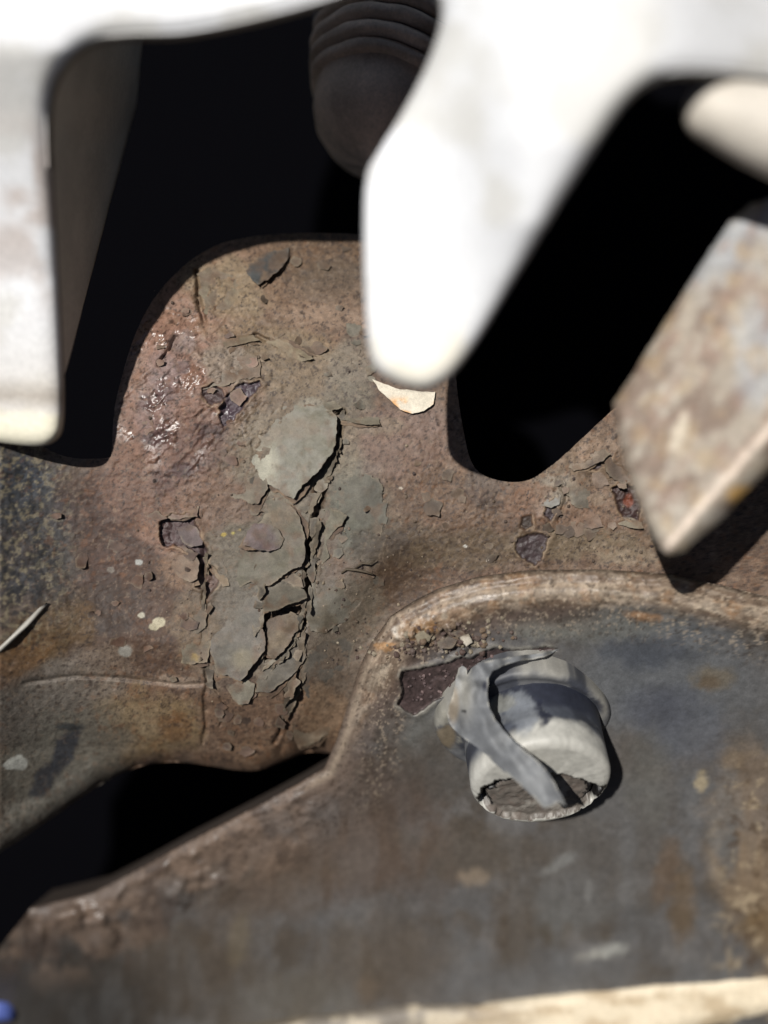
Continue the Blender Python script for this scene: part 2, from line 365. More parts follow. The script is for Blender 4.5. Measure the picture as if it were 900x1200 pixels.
    m = np.hypot((u-737)/8.0, (v-586)/9.0)+0.7*(fbm(u, v, 6, 3, 99)-0.5)
    col = lerp3(col, albedo((140, 72, 46)), 0.7*sst(1.0, 0.6, m))
    return np.clip(col, 0.004, 0.9), np.clip(gl, 0.27, 0.95)

def lines(*seg):
    out = []
    for a, b, s in seg: out.append(np.arange(a, b, s, dtype=float))
    return np.concatenate(out)

def nearest(poly, X, Y):
    best = np.full(X.shape, 1e18); bx_ = X.copy(); by_ = Y.copy(); P = list(poly)
    for (ax, ay), (bx, by) in zip(P, P[1:]+P[:1]):
        ex, ey = bx-ax, by-ay; t = np.clip(((X-ax)*ex+(Y-ay)*ey)/(ex*ex+ey*ey+1e-12), 0, 1)
        px, py = ax+t*ex, ay+t*ey; d = (X-px)**2+(Y-py)**2; m = d < best
        best = np.where(m, d, best); bx_ = np.where(m, px, bx_); by_ = np.where(m, py, by_)
    return bx_, by_
def grid_sheet(us, vs, poly):
    U, V = np.meshgrid(us, vs)
    sd_ = sdist(poly, U, V)
    cell = np.maximum(np.gradient(us)[None, :], np.gradient(vs)[:, None])
    keep = lambda a, b: sd_ < cell*0.75
    out = (sd_ > -0.25*cell) & keep(U, V)
    nx_, ny_ = nearest(poly, U[out], V[out]); U = U.copy(); V = V.copy(); U[out] = nx_; V[out] = ny_
    nv, nu = U.shape
    idx = np.arange(nu*nv).reshape(nv, nu)
    q = np.stack([idx[1:, :-1], idx[1:, 1:], idx[:-1, 1:], idx[:-1, :-1]], -1).reshape(-1, 4)
    K = keep(U, V).ravel()
    q = q[K[q].all(1)]
    used = np.unique(q); remap = np.full(nu*nv, -1); remap[used] = np.arange(len(used))
    return U.ravel()[used], V.ravel()[used], remap[q]

casting = thing('rusty_casting', 'rust brown steel casting with curling flakes of grey paint, filling the middle of the view', 'casting')
edge_poly = EDGE+[(1120, 425), (900, 425), (768, 440), (724, 474), (690, 506), (656, 538), (640, 550), (622, 563), (596, 566), (566, 558), (551, 542), (543, 505), (535, 455), (530, 380), (510, 290), (430, 272), (285, 274), (222, 301), (166, 364), (136, 462), (132, 500), (131, 534), (128, 537), (76, 538), (40, 516), (0, 505), (-260, 480)]  # upper run cut along the bracket's shadow: gaps stand in for its black
def chaikin_open(p, it=3):
    for _ in range(it):
        q = [p[0]]
        for a_, b_ in zip(p[:-1], p[1:]): q += [(a_[0]*.75+b_[0]*.25, a_[1]*.75+b_[1]*.25), (a_[0]*.25+b_[0]*.75, a_[1]*.25+b_[1]*.75)]
        p = q+[p[-1]]
    return p
edge_poly = chaikin_open(EDGE, 2)+chaikin_open(edge_poly[len(EDGE):], 3)
us = lines((-260, -20, 6), (-20, 128, 1.9), (128, 765, 1.25), (765, 1120, 4)); vs = lines((240, 280, 3), (280, 905, 1.25), (905, 1140, 2.5))
U, V, Q = grid_sheet(us, vs, edge_poly)
H = base_height(U, V)
dE = np.clip(-sdist(EDGE, U, V, False)*-1, 0, None)
H = H - 4.0*(1-np.sqrt(np.clip(1-(1-np.clip(dE/26.0, 0, 1))**2, 0, 1)))*sst(420, 380, U) - 1.2*(1-np.clip(dE/70., 0, 1))**2*sst(330, 200, U)
cl, gl = base_colour(U, V)
mesh_obj('casting_wall', np.stack(world_pt(U, V, H), -1), Q, M_RUST, casting, cl, gl)
# lookup of finished heights
def base_z(u, v): return base_height(np.atleast_1d(np.asarray(u, float)), np.atleast_1d(np.asarray(v, float)))

# ------------------------------------------------------------------ sheets cut to an outline (flakes, peel, brackets)
def sheet(name, outline, zfun, mat, parent, thick, colour, rough=0.6, amp=0.8, step=3.2, cell=4.5, seed=0, back=None, wob=0.0, js=9.0, edge_tint=None, smooth=True, loc=None, rings=None):
    """outline in u, v; zfun(u, v) height of its upper face; thick mm (or back(u, v, z, x, y) giving the lower face)"""
    pts = jag(outline, amp, step, seed, js) if amp > 0 else jag(outline, 0, step, seed)
    P = np.array(pts)
    lo = P.min(0); hi = P.max(0)
    gu, gv = np.meshgrid(np.arange(lo[0], hi[0], cell), np.arange(lo[1], hi[1], cell))
    gu = gu.ravel(); gv = gv.ravel(); r = np.random.RandomState(seed+5)
    gu = gu+r.uniform(-.3, .3, gu.shape)*cell; gv = gv+r.uniform(-.3, .3, gv.shape)*cell
    if rings:
        q = np.array(resample(pts, 5.0)); tn = np.roll(q, -1, 0)-np.roll(q, 1, 0); tn /= np.hypot(*tn.T)[:, None]+1e-9
        k = sdist(pts, gu, gv) < -(rings[-1]+0.5*cell); gu = gu[k]; gv = gv[k]
        for rd in rings:
            for sg in (1, -1):
                a = q[:, 0]-tn[:, 1]*rd*sg; b = q[:, 1]+tn[:, 0]*rd*sg
                k = np.abs(sdist(pts, a, b)+rd) < 0.04*rd+0.3
                gu = np.concatenate([gu, a[k]]); gv = np.concatenate([gv, b[k]])
    elif len(gu):
        k = sdist(pts, gu, gv) < -0.45*cell
        gu = gu[k]; gv = gv[k]
    allp = [Vector(p) for p in pts]+[Vector((a, b)) for a, b in zip(gu, gv)]
    nb = len(pts)
    vo, eo, fo, ov, oe, of = delaunay_2d_cdt(allp, [(i, (i+1) % nb) for i in range(nb)], [], 1, 1e-4)
    A = np.array([tuple(p) for p in vo])
    u = A[:, 0]; v = A[:, 1]
    z = zfun(u, v)
    x, y, z = world_pt(u, v, z)
    top = np.stack([x, y, z], -1)
    if back is None:
        bot = top.copy(); bot[:, 2] -= thick
    else:
        bot = back(u, v, x, y, z)
    n = len(top)
    faces = []
    cnt = {}
    for f in fo:
        f = list(f)
        a = top[f[0]]; b = top[f[1]]; c = top[f[2]]
        if (b[0]-a[0])*(c[1]-a[1])-(b[1]-a[1])*(c[0]-a[0]) < 0: f = f[::-1]
        faces.append(f)
        for i in range(len(f)):
            e = (f[i], f[(i+1) % len(f)]); cnt[e] = cnt.get(e, 0)+1
    nf = len(faces)
    faces += [[i+n for i in f[::-1]] for f in faces]
    rim = [(a, b) for (a, b) in cnt if (b, a) not in cnt]
    base_i = 2*n
    # the rim gets vertices of its own, so that the edge stays crisp
    ids = sorted({i for e in rim for i in e}); mp = {j: k for k, j in enumerate(ids)}
    rt = top[ids]; rb = bot[ids]
    verts = np.concatenate([top, bot, rt, rb]); m = len(ids)
    for a, b in rim:
        faces.append([base_i+mp[a], base_i+m+mp[a], base_i+m+mp[b], base_i+mp[b]])
    d = np.clip(-sdist(pts, u, v), 0, None)
    c = colour(u, v, d) if callable(colour) else np.broadcast_to(albedo(colour), (n, 3))
    dark = albedo((96, 78, 62)) if edge_tint is None else albedo(edge_tint)
    c_all = np.concatenate([c, c*0+dark, c[ids]*0.5+dark*0.5, c[ids]*0+dark])
    return mesh_obj(name, verts, faces, mat, parent, np.clip(c_all, 0.003, 0.92), rough, smooth, loc)

def flake_colour(c0, c1=None, edge=(150, 138, 118), seed=0, k=0.5, ew=0.55, spots=()):
    c1 = c1 or tuple(x*0.86 for x in c0)
    def f(u, v, d):
        n = fbm(u, v, 22, 5, seed, 0.6)
        col = np.empty(u.shape+(3,)); col[...] = albedo(c0)
        col = lerp3(col, albedo(c1), sst(0.4, 0.62, n))
        g = fbm(u, v, 5, 3, seed+1, 0.65)
        col = col*(1+k*(g-0.5))[..., None]
        col = lerp3(col, albedo((112, 86, 66)), 0.5*sst(0.55, 0.7, fbm(u, v, 14, 4, seed+2)))
        for (cu, cv, ru, rv, cc, ss) in spots:
            col = lerp3(col, albedo(cc), ss*sst(1.2, .3, np.hypot((u-cu)/ru, (v-cv)/rv)+.7*(fbm(u, v, 20, 4, seed+4)-.5)))
        col = lerp3(col, albedo(edge), ew*sst(2.6, 0.4, d)*sst(0.38, 0.6, fbm(u, v, 10, 2, seed+3)))
        return col
    return f

def flake(outline, c0, lift=0.9, way=(0.7, 0.7), c1=None, thick=0.17, base=-0.16, amp=1.0, power=2.0, seed=1, curl=0.0, cell=3.0, name='paint_flake', edge=(150, 138, 118), rough=0.62, tilt0=0.0, k=0.5, ew=0.55, wave=0.25, spots=()):
    P = np.array(outline, float); L = math.hypot(*way); wx, wy = way[0]/L, way[1]/L
    t = P[:, 0]*wx+P[:, 1]*wy; t0, t1 = t.min(), t.max()
    def zf(u, v):
        q = np.clip((u*wx+v*wy-t0)/(t1-t0+1e-6), 0, 1.1)
        s = (u*wy-v*wx); s = (s-s.mean())/(np.ptp(s)+1e-6)
        z = base_soft(u, v)
        return z + base + tilt0 + lift*q**power - curl*s*s + wave*(0.4+1.6*q)*(fbm(u, v, 22, 3, seed+7)-0.5)*1.5 + 0.05*(fbm(u, v, 5, 2, seed+8)-0.5)
    fc = flake_colour(c0, c1, edge, seed, k, ew, spots)
    big = len(outline) > 7 or np.ptp(P[:, 0])+np.ptp(P[:, 1]) > 30
    def fcol(u, v, d):
        c = fc(u, v, d)
        if not big or name == 'rust_scale': return c
        q = np.clip((u*wx+v*wy-t0)/(t1-t0+1e-6), 0, 1)
        b, _ = base_colour(u, v)
        c = lerp3(c, b, sst(.42, .02, q+.55*(fbm(u, v, 18, 4, seed+12)-.5)))
        return lerp3(c, b, .55*sst(.56, .68, fbm(u, v, 15, 4, seed+13)))
    if big and name == 'paint_flake' and lift > .5:
        uc = [(x+wx*3.5+1.5*math.sin(i*2.3+seed), y+wy*3.5+1.5*math.cos(i*1.7+seed)) for i, (x, y) in enumerate(outline)]
        def zu(u, v):
            q = np.clip((u*wx+v*wy-t0)/(t1-t0+1e-6), 0, 1.15)
            return base_soft(u, v)+base-.05+lift*.36*q**power+.22*(fbm(u, v, 14, 3, seed+17)-.5)
        sheet('undercoat_flake', uc, zu, M_FLAKE, casting, .15, flake_colour((118, 98, 80), (92, 74, 60), (150, 128, 102), seed+19, .7, .5), .7, amp*1.7, 1.7, 3.4, seed+20)
    return sheet(name, outline, zf, M_FLAKE, casting, thick, fcol, rough, amp*1.35, 1.7, cell, seed)

def base_soft(u, v):
    u = np.atleast_1d(np.asarray(u, float)); v = np.atleast_1d(np.asarray(v, float))
    return base_smooth(u, v)+0.8*(fbm(u, v, 120, 3, 1)-0.5)+0.32*(fbm(u, v, 34, 4, 2)-0.5)+0.05

OLIVE = (114, 105, 92); GREY = (117, 110, 101); GREEN = (134, 132, 118); BROWN = (118, 98, 82)
# largest, smooth grey-green flake and its neighbours
flake([(272, 522), (279, 500), (290, 484), (312, 484), (334, 474), (356, 476), (376, 473), (389, 481), (394, 492), (393, 512), (388, 530), (376, 546), (362, 560), (352, 575), (343, 588), (330, 580), (318, 572), (306, 562), (300, 548), (284, 552), (274, 540)],
      (130, 126, 113), 1.9, (0.8, 0.55), (118, 114, 98), 0.3, seed=3, cell=2.6, curl=0.9, rough=0.5, k=0.25, amp=0.7, spots=[(312, 545, 18, 38, (176, 172, 152), .9), (345, 500, 40, 16, (128, 116, 98), .7), (285, 520, 14, 30, (112, 110, 98), .7)])  # first spot paints the light catching the flake's curved left part
flake([(262, 566), (280, 556), (298, 553), (309, 560), (313, 574), (306, 588), (296, 592), (282, 586), (266, 584)], (122, 112, 96), 0.7, (0.8, 0.6), seed=5, k=0.4)
flake([(246, 596), (262, 590), (296, 592), (318, 586), (340, 592), (352, 606), (358, 628), (357, 650), (352, 664), (338, 668), (330, 676), (318, 686), (306, 690), (292, 684), (280, 690), (268, 690), (258, 676), (248, 660), (250, 640), (242, 620)],
      OLIVE, 1.4, (0.9, 0.35), (102, 96, 80), 0.28, seed=9, cell=2.6, power=3.0, amp=0.6, spots=[(305, 604, 14, 14, (152, 142, 122), .8), (270, 605, 30, 16, (120, 98, 84), .8), (330, 605, 26, 14, (124, 106, 84), .7), (300, 668, 36, 16, (120, 116, 102), .6)])
flake([(286, 638), (291, 622), (298, 612), (312, 614), (326, 622), (334, 634), (328, 644), (314, 646), (298, 642)], (124, 110, 108), 0.55, (-0.7, 0.2), (100, 84, 88), base=0.75, seed=11, amp=0.6, ew=0.3)
flake([(308, 716), (310, 702), (318, 690), (330, 682), (346, 686), (358, 692), (361, 702), (350, 706), (336, 710), (322, 714)], (112, 106, 94), 2.6, (0.15, 1), seed=13, amp=0.5, thick=0.26, power=1.4)
flake([(320, 672), (330, 670), (342, 674), (352, 680), (356, 690), (344, 690), (330, 684), (322, 682)], (118, 102, 84), 0.5, (0.6, 0.6), seed=14, amp=0.7)
flake([(245, 708), (262, 702), (282, 704), (300, 700), (308, 690), (305, 716), (306, 736), (310, 750), (309, 764), (300, 776), (290, 790), (282, 799), (268, 792), (254, 790), (247, 770), (250, 748), (244, 728)],
      GREY, 1.5, (0.75, 0.65), (104, 99, 90), 0.28, seed=17, cell=2.6, power=2.5, amp=0.7, spots=[(285, 772, 16, 14, (140, 130, 108), .7), (262, 720, 20, 14, (122, 116, 104), .6)])
flake([(264, 792), (276, 794), (290, 797), (298, 802), (297, 814), (290, 824), (280, 826), (272, 818), (266, 806)], (134, 128, 114), 1.2, (0.5, 0.8), seed=19, amp=0.4)
flake([(212, 774), (214, 758), (222, 744), (234, 736), (246, 734), (248, 750), (248, 764), (244, 776), (234, 779), (222, 776)], (118, 108, 90), 0.9, (0.2, 0.9), seed=21, amp=0.7, edge=(176, 160, 128))
flake([(216, 738), (222, 716), (232, 700), (240, 706), (241, 722), (240, 736), (230, 742)], (110, 98, 82), 0.4, (0.8, 0.3), seed=22, amp=0.6)
flake([(310, 772), (328, 768), (342, 752), (356, 738), (362, 748), (358, 766), (348, 786), (332, 800), (316, 812), (300, 812), (302, 796)], (112, 105, 94), 0.9, (0.4, 0.7), seed=23, amp=0.6, cell=2.8)
flake([(312, 768), (308, 746), (312, 728), (326, 718), (342, 716), (352, 722), (350, 738), (340, 752), (328, 764), (318, 772)], (120, 106, 88), 1.1, (0.75, 0.5), (96, 82, 66), 0.3, seed=25, amp=0.8, wave=0.7, ew=0.2)
# right of the crease
flake([(366, 672), (376, 664), (392, 666), (410, 668), (424, 676), (432, 690), (426, 706), (412, 716), (404, 728), (392, 738), (378, 744), (364, 740), (358, 722), (362, 700), (364, 684)], (116, 111, 100), 0.35, (-0.8, 0.2), (106, 98, 84), 0.24, seed=27, amp=0.7, edge=(168, 158, 142))
flake([(370, 610), (378, 596), (392, 598), (404, 606), (398, 618), (388, 628), (384, 640), (386, 654), (380, 662), (370, 662), (366, 650), (368, 630)], (120, 114, 98), 1.0, (0.8, 0.1), seed=29, amp=0.7)
flake([(392, 560), (410, 552), (440, 550), (452, 566), (452, 596), (446, 618), (426, 626), (406, 616), (396, 600), (390, 582)], (108, 104, 92), 0.2, (0.6, -0.4), seed=31, amp=2.4, base=0.0, thick=0.12, k=0.3)
flake([(360, 762), (376, 752), (398, 746), (416, 752), (412, 776), (404, 800), (396, 824), (380, 838), (364, 826), (352, 806), (354, 782)], (113, 106, 97), 0.3, (-0.5, -0.6), seed=33, amp=0.8, thick=0.18, cell=3.4)
flake([(346, 842), (360, 832), (378, 838), (388, 848), (384, 862), (372, 872), (352, 876), (342, 862)], (148, 132, 112), 0.7, (0.2, 0.9), seed=34, amp=0.8)
# left, round the open rust hole
flake([(178, 626), (184, 612), (196, 606), (186, 598), (170, 606), (166, 622), (172, 640), (182, 644)], (138, 114, 100), 0.8, (0.9, -0.2), seed=35, amp=0.7)
flake([(202, 644), (214, 640), (226, 648), (232, 662), (230, 680), (222, 682), (210, 678), (198, 664)], (136, 116, 98), 0.9, (0.9, 0.5), seed=37, amp=0.6)
flake([(206, 618), (220, 612), (230, 618), (238, 628), (236, 638), (224, 640), (212, 634)], (116, 100, 98), 0.4, (0.3, 0.8), seed=39, amp=0.5, base=-0.4)
flake([(242, 662), (246, 648), (254, 644), (262, 660), (264, 676), (270, 686), (262, 688), (252, 676)], (132, 112, 88), 0.6, (0.3, 0.9), seed=41, amp=0.6)
flake([(190, 602), (206, 596), (222, 590), (234, 592), (232, 604), (214, 606), (198, 608)], (130, 108, 96), 0.7, (0.4, 0.9), seed=42, amp=0.6)
# top
flake([(281, 308), (290, 300), (304, 296), (322, 293), (339, 291), (338, 302), (332, 312), (322, 320), (313, 328), (304, 334), (294, 326), (285, 318)], (84, 86, 86), 1.3, (0.6, 0.75), (74, 76, 76), 0.3, seed=43, amp=0.6, edge=(120, 118, 112), k=0.4)
flake([(312, 398), (330, 398), (350, 408), (368, 420), (352, 424), (332, 418), (314, 410)], (138, 124, 100), 0.9, (0.5, -0.6), seed=45, amp=0.6, cell=2.6)
flake([(258, 398), (274, 392), (296, 394), (304, 400), (284, 402), (266, 408)], (136, 122, 102), 0.7, (0.3, 0.9), seed=46, amp=0.6)
flake([(362, 470), (376, 466), (392, 470), (398, 478), (384, 482), (368, 478)], (136, 130, 114), 0.7, (0.3, 0.9), seed=47, amp=0.6)
flake([(394, 488), (412, 488), (430, 486), (444, 488), (446, 496), (424, 497), (400, 494)], (128, 120, 104), 0.8, (0.1, 1), seed=48, amp=0.5)
flake([(228, 442), (240, 418), (262, 410), (286, 412), (304, 422), (306, 438), (292, 446), (272, 452), (252, 450), (238, 456)], (136, 128, 116), 0.5, (0.5, 0.7), (126, 108, 92), 0.24, seed=49, amp=1.0)
flake([(232, 318), (250, 312), (272, 322), (290, 340), (280, 356), (258, 366), (242, 368), (236, 344)], (140, 130, 110), 0.25, (-0.9, 0.1), (128, 112, 96), 0.3, seed=50, amp=1.2)
# right, by the corroded block
flake([(664, 548), (672, 536), (690, 528), (708, 524), (716, 532), (700, 540), (686, 548), (672, 552)], (148, 132, 116), 0.9, (0.5, 0.85), seed=51, amp=0.7)
flake([(708, 540), (720, 528), (738, 530), (748, 546), (744, 562), (728, 566), (714, 556)], (132, 116, 104), 0.6, (-0.8, 0.5), seed=53, amp=0.8)
flake([(634, 592), (642, 580), (652, 572), (660, 578), (656, 590), (646, 594)], (152, 150, 144), 0.5, (0.5, 0.8), seed=55, amp=0.7)
flake([(664, 580), (680, 566), (704, 562), (716, 574), (712, 592), (694, 596), (676, 594)], (122, 114, 102), 0.35, (-0.9, -0.2), seed=57, amp=1.0)
#flake([(636, 560), (650, 552), (664, 558), (668, 570), (656, 576), (640, 572)], (146, 144, 134), 0.4, (0.3, 0.8), seed=58, amp=0.7)
flake([(676, 606), (690, 600), (702, 604), (708, 616), (694, 620), (680, 616)], (136, 114, 98), 0.6, (0.4, 0.8), seed=59, amp=0.7)
flake([(722, 606), (736, 604), (752, 610), (754, 618), (738, 616), (726, 613)], (140, 130, 112), 0.8, (0.2, 1), seed=60, amp=0.5)
rs = random.Random(44)
SPLITS = [([(398, 492), (386, 540), (376, 575), (368, 620), (360, 680), (354, 715)], 15, (112, 102, 88)), ([(240, 650), (241, 700), (239, 750), (240, 800)], 5, (108, 94, 78)), ([(352, 722), (330, 770), (300, 805)], 8, (112, 106, 95)), ([(356, 735), (350, 790), (338, 840)], 8, (110, 98, 84)), ([(306, 690), (300, 730), (308, 770)], 6, (114, 106, 94))]
for pl, n_s, c in SPLITS:
    for k in range(n_s):
        t = (k+rs.random())/n_s*(len(pl)-1); i = min(int(t), len(pl)-2); f = t-i
        cu = pl[i][0]*(1-f)+pl[i+1][0]*f+rs.uniform(-7, 7); cv = pl[i][1]*(1-f)+pl[i+1][1]*f
        dx, dy = pl[i+1][0]-pl[i][0], pl[i+1][1]-pl[i][1]; L = math.hypot(dx, dy); dx /= L; dy /= L
        ln = rs.uniform(9, 22); wd = rs.uniform(2.6, 6.5); P_ = []
        for a_, b_ in ((-1, .1), (-.6, 1), (.1, .7), (.7, 1.1), (1.1, 0), (.5, -.9), (-.1, -.6), (-.7, -1)):
            a_ += rs.uniform(-.15, .15); b_ += rs.uniform(-.35, .35); P_.append((cu+dx*a_*ln-dy*b_*wd, cv+dy*a_*ln+dx*b_*wd))
        q = rs.uniform(.78, 1.18)
        flake(P_, tuple(x*q for x in c), rs.uniform(.4, 1.3), (rs.uniform(.2, 1), rs.uniform(-.3, .8)), thick=.14, base=-.08, seed=500+k+int(pl[0][0]), amp=.9, cell=2.4, name='rust_scale', wave=.5)
# the white chip under the bracket tip
def chip_col(u, v, d):
    col = np.empty(u.shape+(3,)); col[...] = lin((232, 222, 202))*0.62
    n = fbm(u, v, 12, 4, 88)
    col = lerp3(col, lin((214, 150, 70))*0.8, 0.9*sst(0.47, 0.6, n)*sst(462, 474, v))
    return col
chip = sheet('paint_chip', [(437, 444), (450, 450), (468, 456), (490, 459), (510, 459), (508, 474), (496, 482), (482, 485), (468, 480), (456, 468), (444, 456)],
             lambda u, v: base_soft(u, v)+0.25+0.3*sst(440, 485, v), M_FLAKE, casting, 0.3, chip_col, 0.5, 0.4, 2.6, 3, 5)
chip['label'] = 'small white paint chip with orange rust stains'

# small loose scales of rust spread over the casting
rng = random.Random(21)
zones = [((150, 300), (330, 580), (126, 102, 90)), ((420, 640), (480, 660), (108, 90, 74)), ((60, 230), (580, 780), (92, 68, 54)), ((200, 360), (560, 800), (110, 102, 90)), ((600, 740), (520, 650), (126, 108, 94)), ((360, 450), (380, 740), (116, 110, 98)), ((250, 430), (290, 420), (118, 100, 84)), ((240, 350), (800, 880), (108, 88, 76))]
for k in range(110):
    z = zones[k % len(zones)]; cu = rng.uniform(*z[0]); cv = rng.uniform(*z[1]); r = rng.choice((4, 5, 5, 6, 7, 9))
    a0 = rng.uniform(0, 6.28); n = rng.randint(5, 7)
    pl = [(cu+r*rng.uniform(.65, 1.25)*math.cos(a0+6.28*i/n)*1.15, cv+r*rng.uniform(.65, 1.2)*math.sin(a0+6.28*i/n)) for i in range(n)]
    if sdist(edge_poly, np.array([cu]), np.array([cv]))[0] > -14: continue
    t = rng.uniform(0.8, 1.2); c = tuple(min(230, x*t) for x in z[2])
    flake(pl, c, rng.uniform(0.1, 0.55), (rng.uniform(-.3, 1), rng.uniform(-.3, 1)), thick=0.14, base=-0.02, seed=200+k, amp=0.7, cell=2.6, name='rust_scale', wave=0.15, ew=0.4)

# grit: uncountable crumbs lying on the casting and along the plate's lip
def crumbs(name, spots, parent, mat):
    vs_, fs_, cs_ = [], [], []
    t = (1+5**.5)/2
    ico = np.array([(-1, t, 0), (1, t, 0), (-1, -t, 0), (1, -t, 0), (0, -1, t), (0, 1, t), (0, -1, -t), (0, 1, -t), (t, 0, -1), (t, 0, 1), (-t, 0, -1), (-t, 0, 1)])/1.9
    icf = [(0, 11, 5), (0, 5, 1), (0, 1, 7), (0, 7, 10), (0, 10, 11), (1, 5, 9), (5, 11, 4), (11, 10, 2), (10, 7, 6), (7, 1, 8), (3, 9, 4), (3, 4, 2), (3, 2, 6), (3, 6, 8), (3, 8, 9), (4, 9, 5), (2, 4, 11), (6, 2, 10), (8, 6, 7), (9, 8, 1)]
    r_ = random.Random(5)
    for (u, v, z, r, c) in spots:
        x, y, z = world_pt(u, v, z)
        p = ico*np.array([[r_.uniform(.6, 1.3) for _ in range(3)] for _ in range(12)])*r*0.1*np.array((1, 1, .6))
        o = len(vs_)*12; vs_.append(p+np.array((x, y, z))); fs_ += [(a+o, b+o, d+o) for a, b, d in icf]
        cs_.append(np.broadcast_to(albedo(c), (12, 3)))
    return mesh_obj(name, np.concatenate(vs_), np.array(fs_), mat, parent, np.concatenate(cs_), 0.7, False)
sp = []
for k in range(420):
    u, v = rng.gauss(470, 90), rng.gauss(640, 60)
    if k % 3 == 0: u, v = rng.uniform(150, 430), rng.uniform(320, 860)
    if k % 5 == 0: u, v = rng.uniform(370, 440), rng.uniform(660, 790)
    if k % 7 == 0: u, v = rng.uniform(590, 770), rng.uniform(560, 660)
    if u > 520 and v < 560: continue
    if v > 668-0.0 and u > 500: continue
    if v > 690+max(0, (500-u))*0.9: continue
    c = rng.choice([(96, 80, 64), (120, 104, 88), (78, 62, 50), (150, 134, 112), (66, 52, 46)])
    sp.append((u, v, None, rng.choice((.7, .8, 1, 1, 1.2, 1.6, 2.2)), c))
zz = base_z([s[0] for s in sp], [s[1] for s in sp])
g = crumbs('grit', [(s[0], s[1], z+0.06*s[3], s[3], s[4]) for s, z in zip(sp, zz)], casting, M_RUST); g['kind'] = 'stuff'

# ------------------------------------------------------------------ the raised cover plate with its rounded lip
PZ, PY, PM = 6.4, -8.0, 0.60
OUT = [(36, 1064), (70, 1056), (110, 1046), (160, 1020), (210, 992), (260, 966), (310, 940), (350, 918), (380, 900), (394, 868), (408, 825), (420, 785), (434, 755), (458, 722), (486, 704), (514, 690), (560, 676), (620, 668), (700, 667), (780, 672), (850, 687), (900, 699), (1120, 745)]
OUTP = OUT+[(1120, 1700), (-120, 1700), (-60, 1200), (0, 1110)]
def plate_guide(u, v):
    qy = (600.0-v)*0.1
    z = (PZ+PM*(qy-PY))/(1+PM*qy/D)
    return z
TORN = [(468, 796), (472, 786), (490, 784), (510, 780), (528, 775), (541, 769), (552, 772), (566, 764), (580, 759), (600, 762), (620, 761), (640, 758), (654, 761), (640, 764), (616, 768), (594, 773), (575, 780), (562, 786), (552, 800), (540, 808), (524, 814), (508, 822), (498, 830), (486, 838), (474, 832), (466, 826), (472, 812)]
def along(u, v):
    P = OUT; best = np.full(np.shape(u), 1e18); S_ = np.zeros(np.shape(u)); L0 = 0
    for (ax, ay), (bx, by) in zip(P[:-1], P[1:]):
        ex, ey = bx-ax, by-ay; L = math.hypot(ex, ey); t = np.clip(((u-ax)*ex+(v-ay)*ey)/(L*L), 0, 1)
        d = (u-ax-t*ex)**2+(v-ay-t*ey)**2; m = d < best; best = np.where(m, d, best); S_ = np.where(m, L0+t*L, S_); L0 += L
    return S_
def plate_height(u, v, out=None):
    d = sdist(OUT, u, v, False)
    z = plate_guide(u, v)
    t = np.clip(d/44.0, 0, 1)
    lip = 3.6*(1-np.sqrt(np.clip(1-(1-t)**2, 0, 1)))
    z = z - lip*(0.55+0.45*sst(350, 430, u))
    z = z + 0.55*np.exp(-((d-34)/17.0)**2)*sst(420, 470, u)*sst(1000, 860, u)      # bead along the lip
    z = z - 0.35*np.exp(-((d-15)/5.0)**2)*sst(440, 520, u)
    z = z + 0.8*(fbm(u, v, 90, 3, 51)-0.5)+0.3*(fbm(u, v, 26, 4, 52)-0.5)
    z = z + 0.11*(fbm(u, v, 7, 4, 53, 0.6)-0.5)*(0.5+1.2*sst(95, 30, d)) + 0.22*(fbm(along(u, v)*0.2, d, 7, 3, 80)-0.5)*sst(70, 50, d)
    z = z + (2.0*sst(0.42, 0.75, fbm(u, v, 48, 4, 58))+.8*(fbm(u, v, 16, 3, 59)-.5))*sst(95, 45, d)*sst(2, 20, d)*sst(392, 330, u)
    m = (u > 430) & (u < 680) & (v > 725) & (v < 850)
    if m.any():
        um, vm = u[m], v[m]
        c, r = cells(um+5*(fbm(um, vm, 8, 2, 3)), vm, 11, 14)
        z[m] += 1.0*(r > 0.5)*sst(0.62, 0.15, c)*sst(1.0, 0.5, np.hypot((um-515)/60, (vm-750)/22))     # crusted crumbs
        dd = sdist(TORN, um+3*(fbm(um, vm, 6, 3, 54)-0.5), vm+3*(fbm(um, vm, 6, 3, 55)-0.5))
        z[m] = z[m]-0.75*sst(1.2, -1.2, dd)+0.35*sst(0, -3, dd)*(fbm(um, vm, 6, 4, 56, 0.6)-0.5)+0.3*sst(10, 1.5, dd)*(dd > 0)*sst(620, 560, um)
    return z
PLIT = 1.12
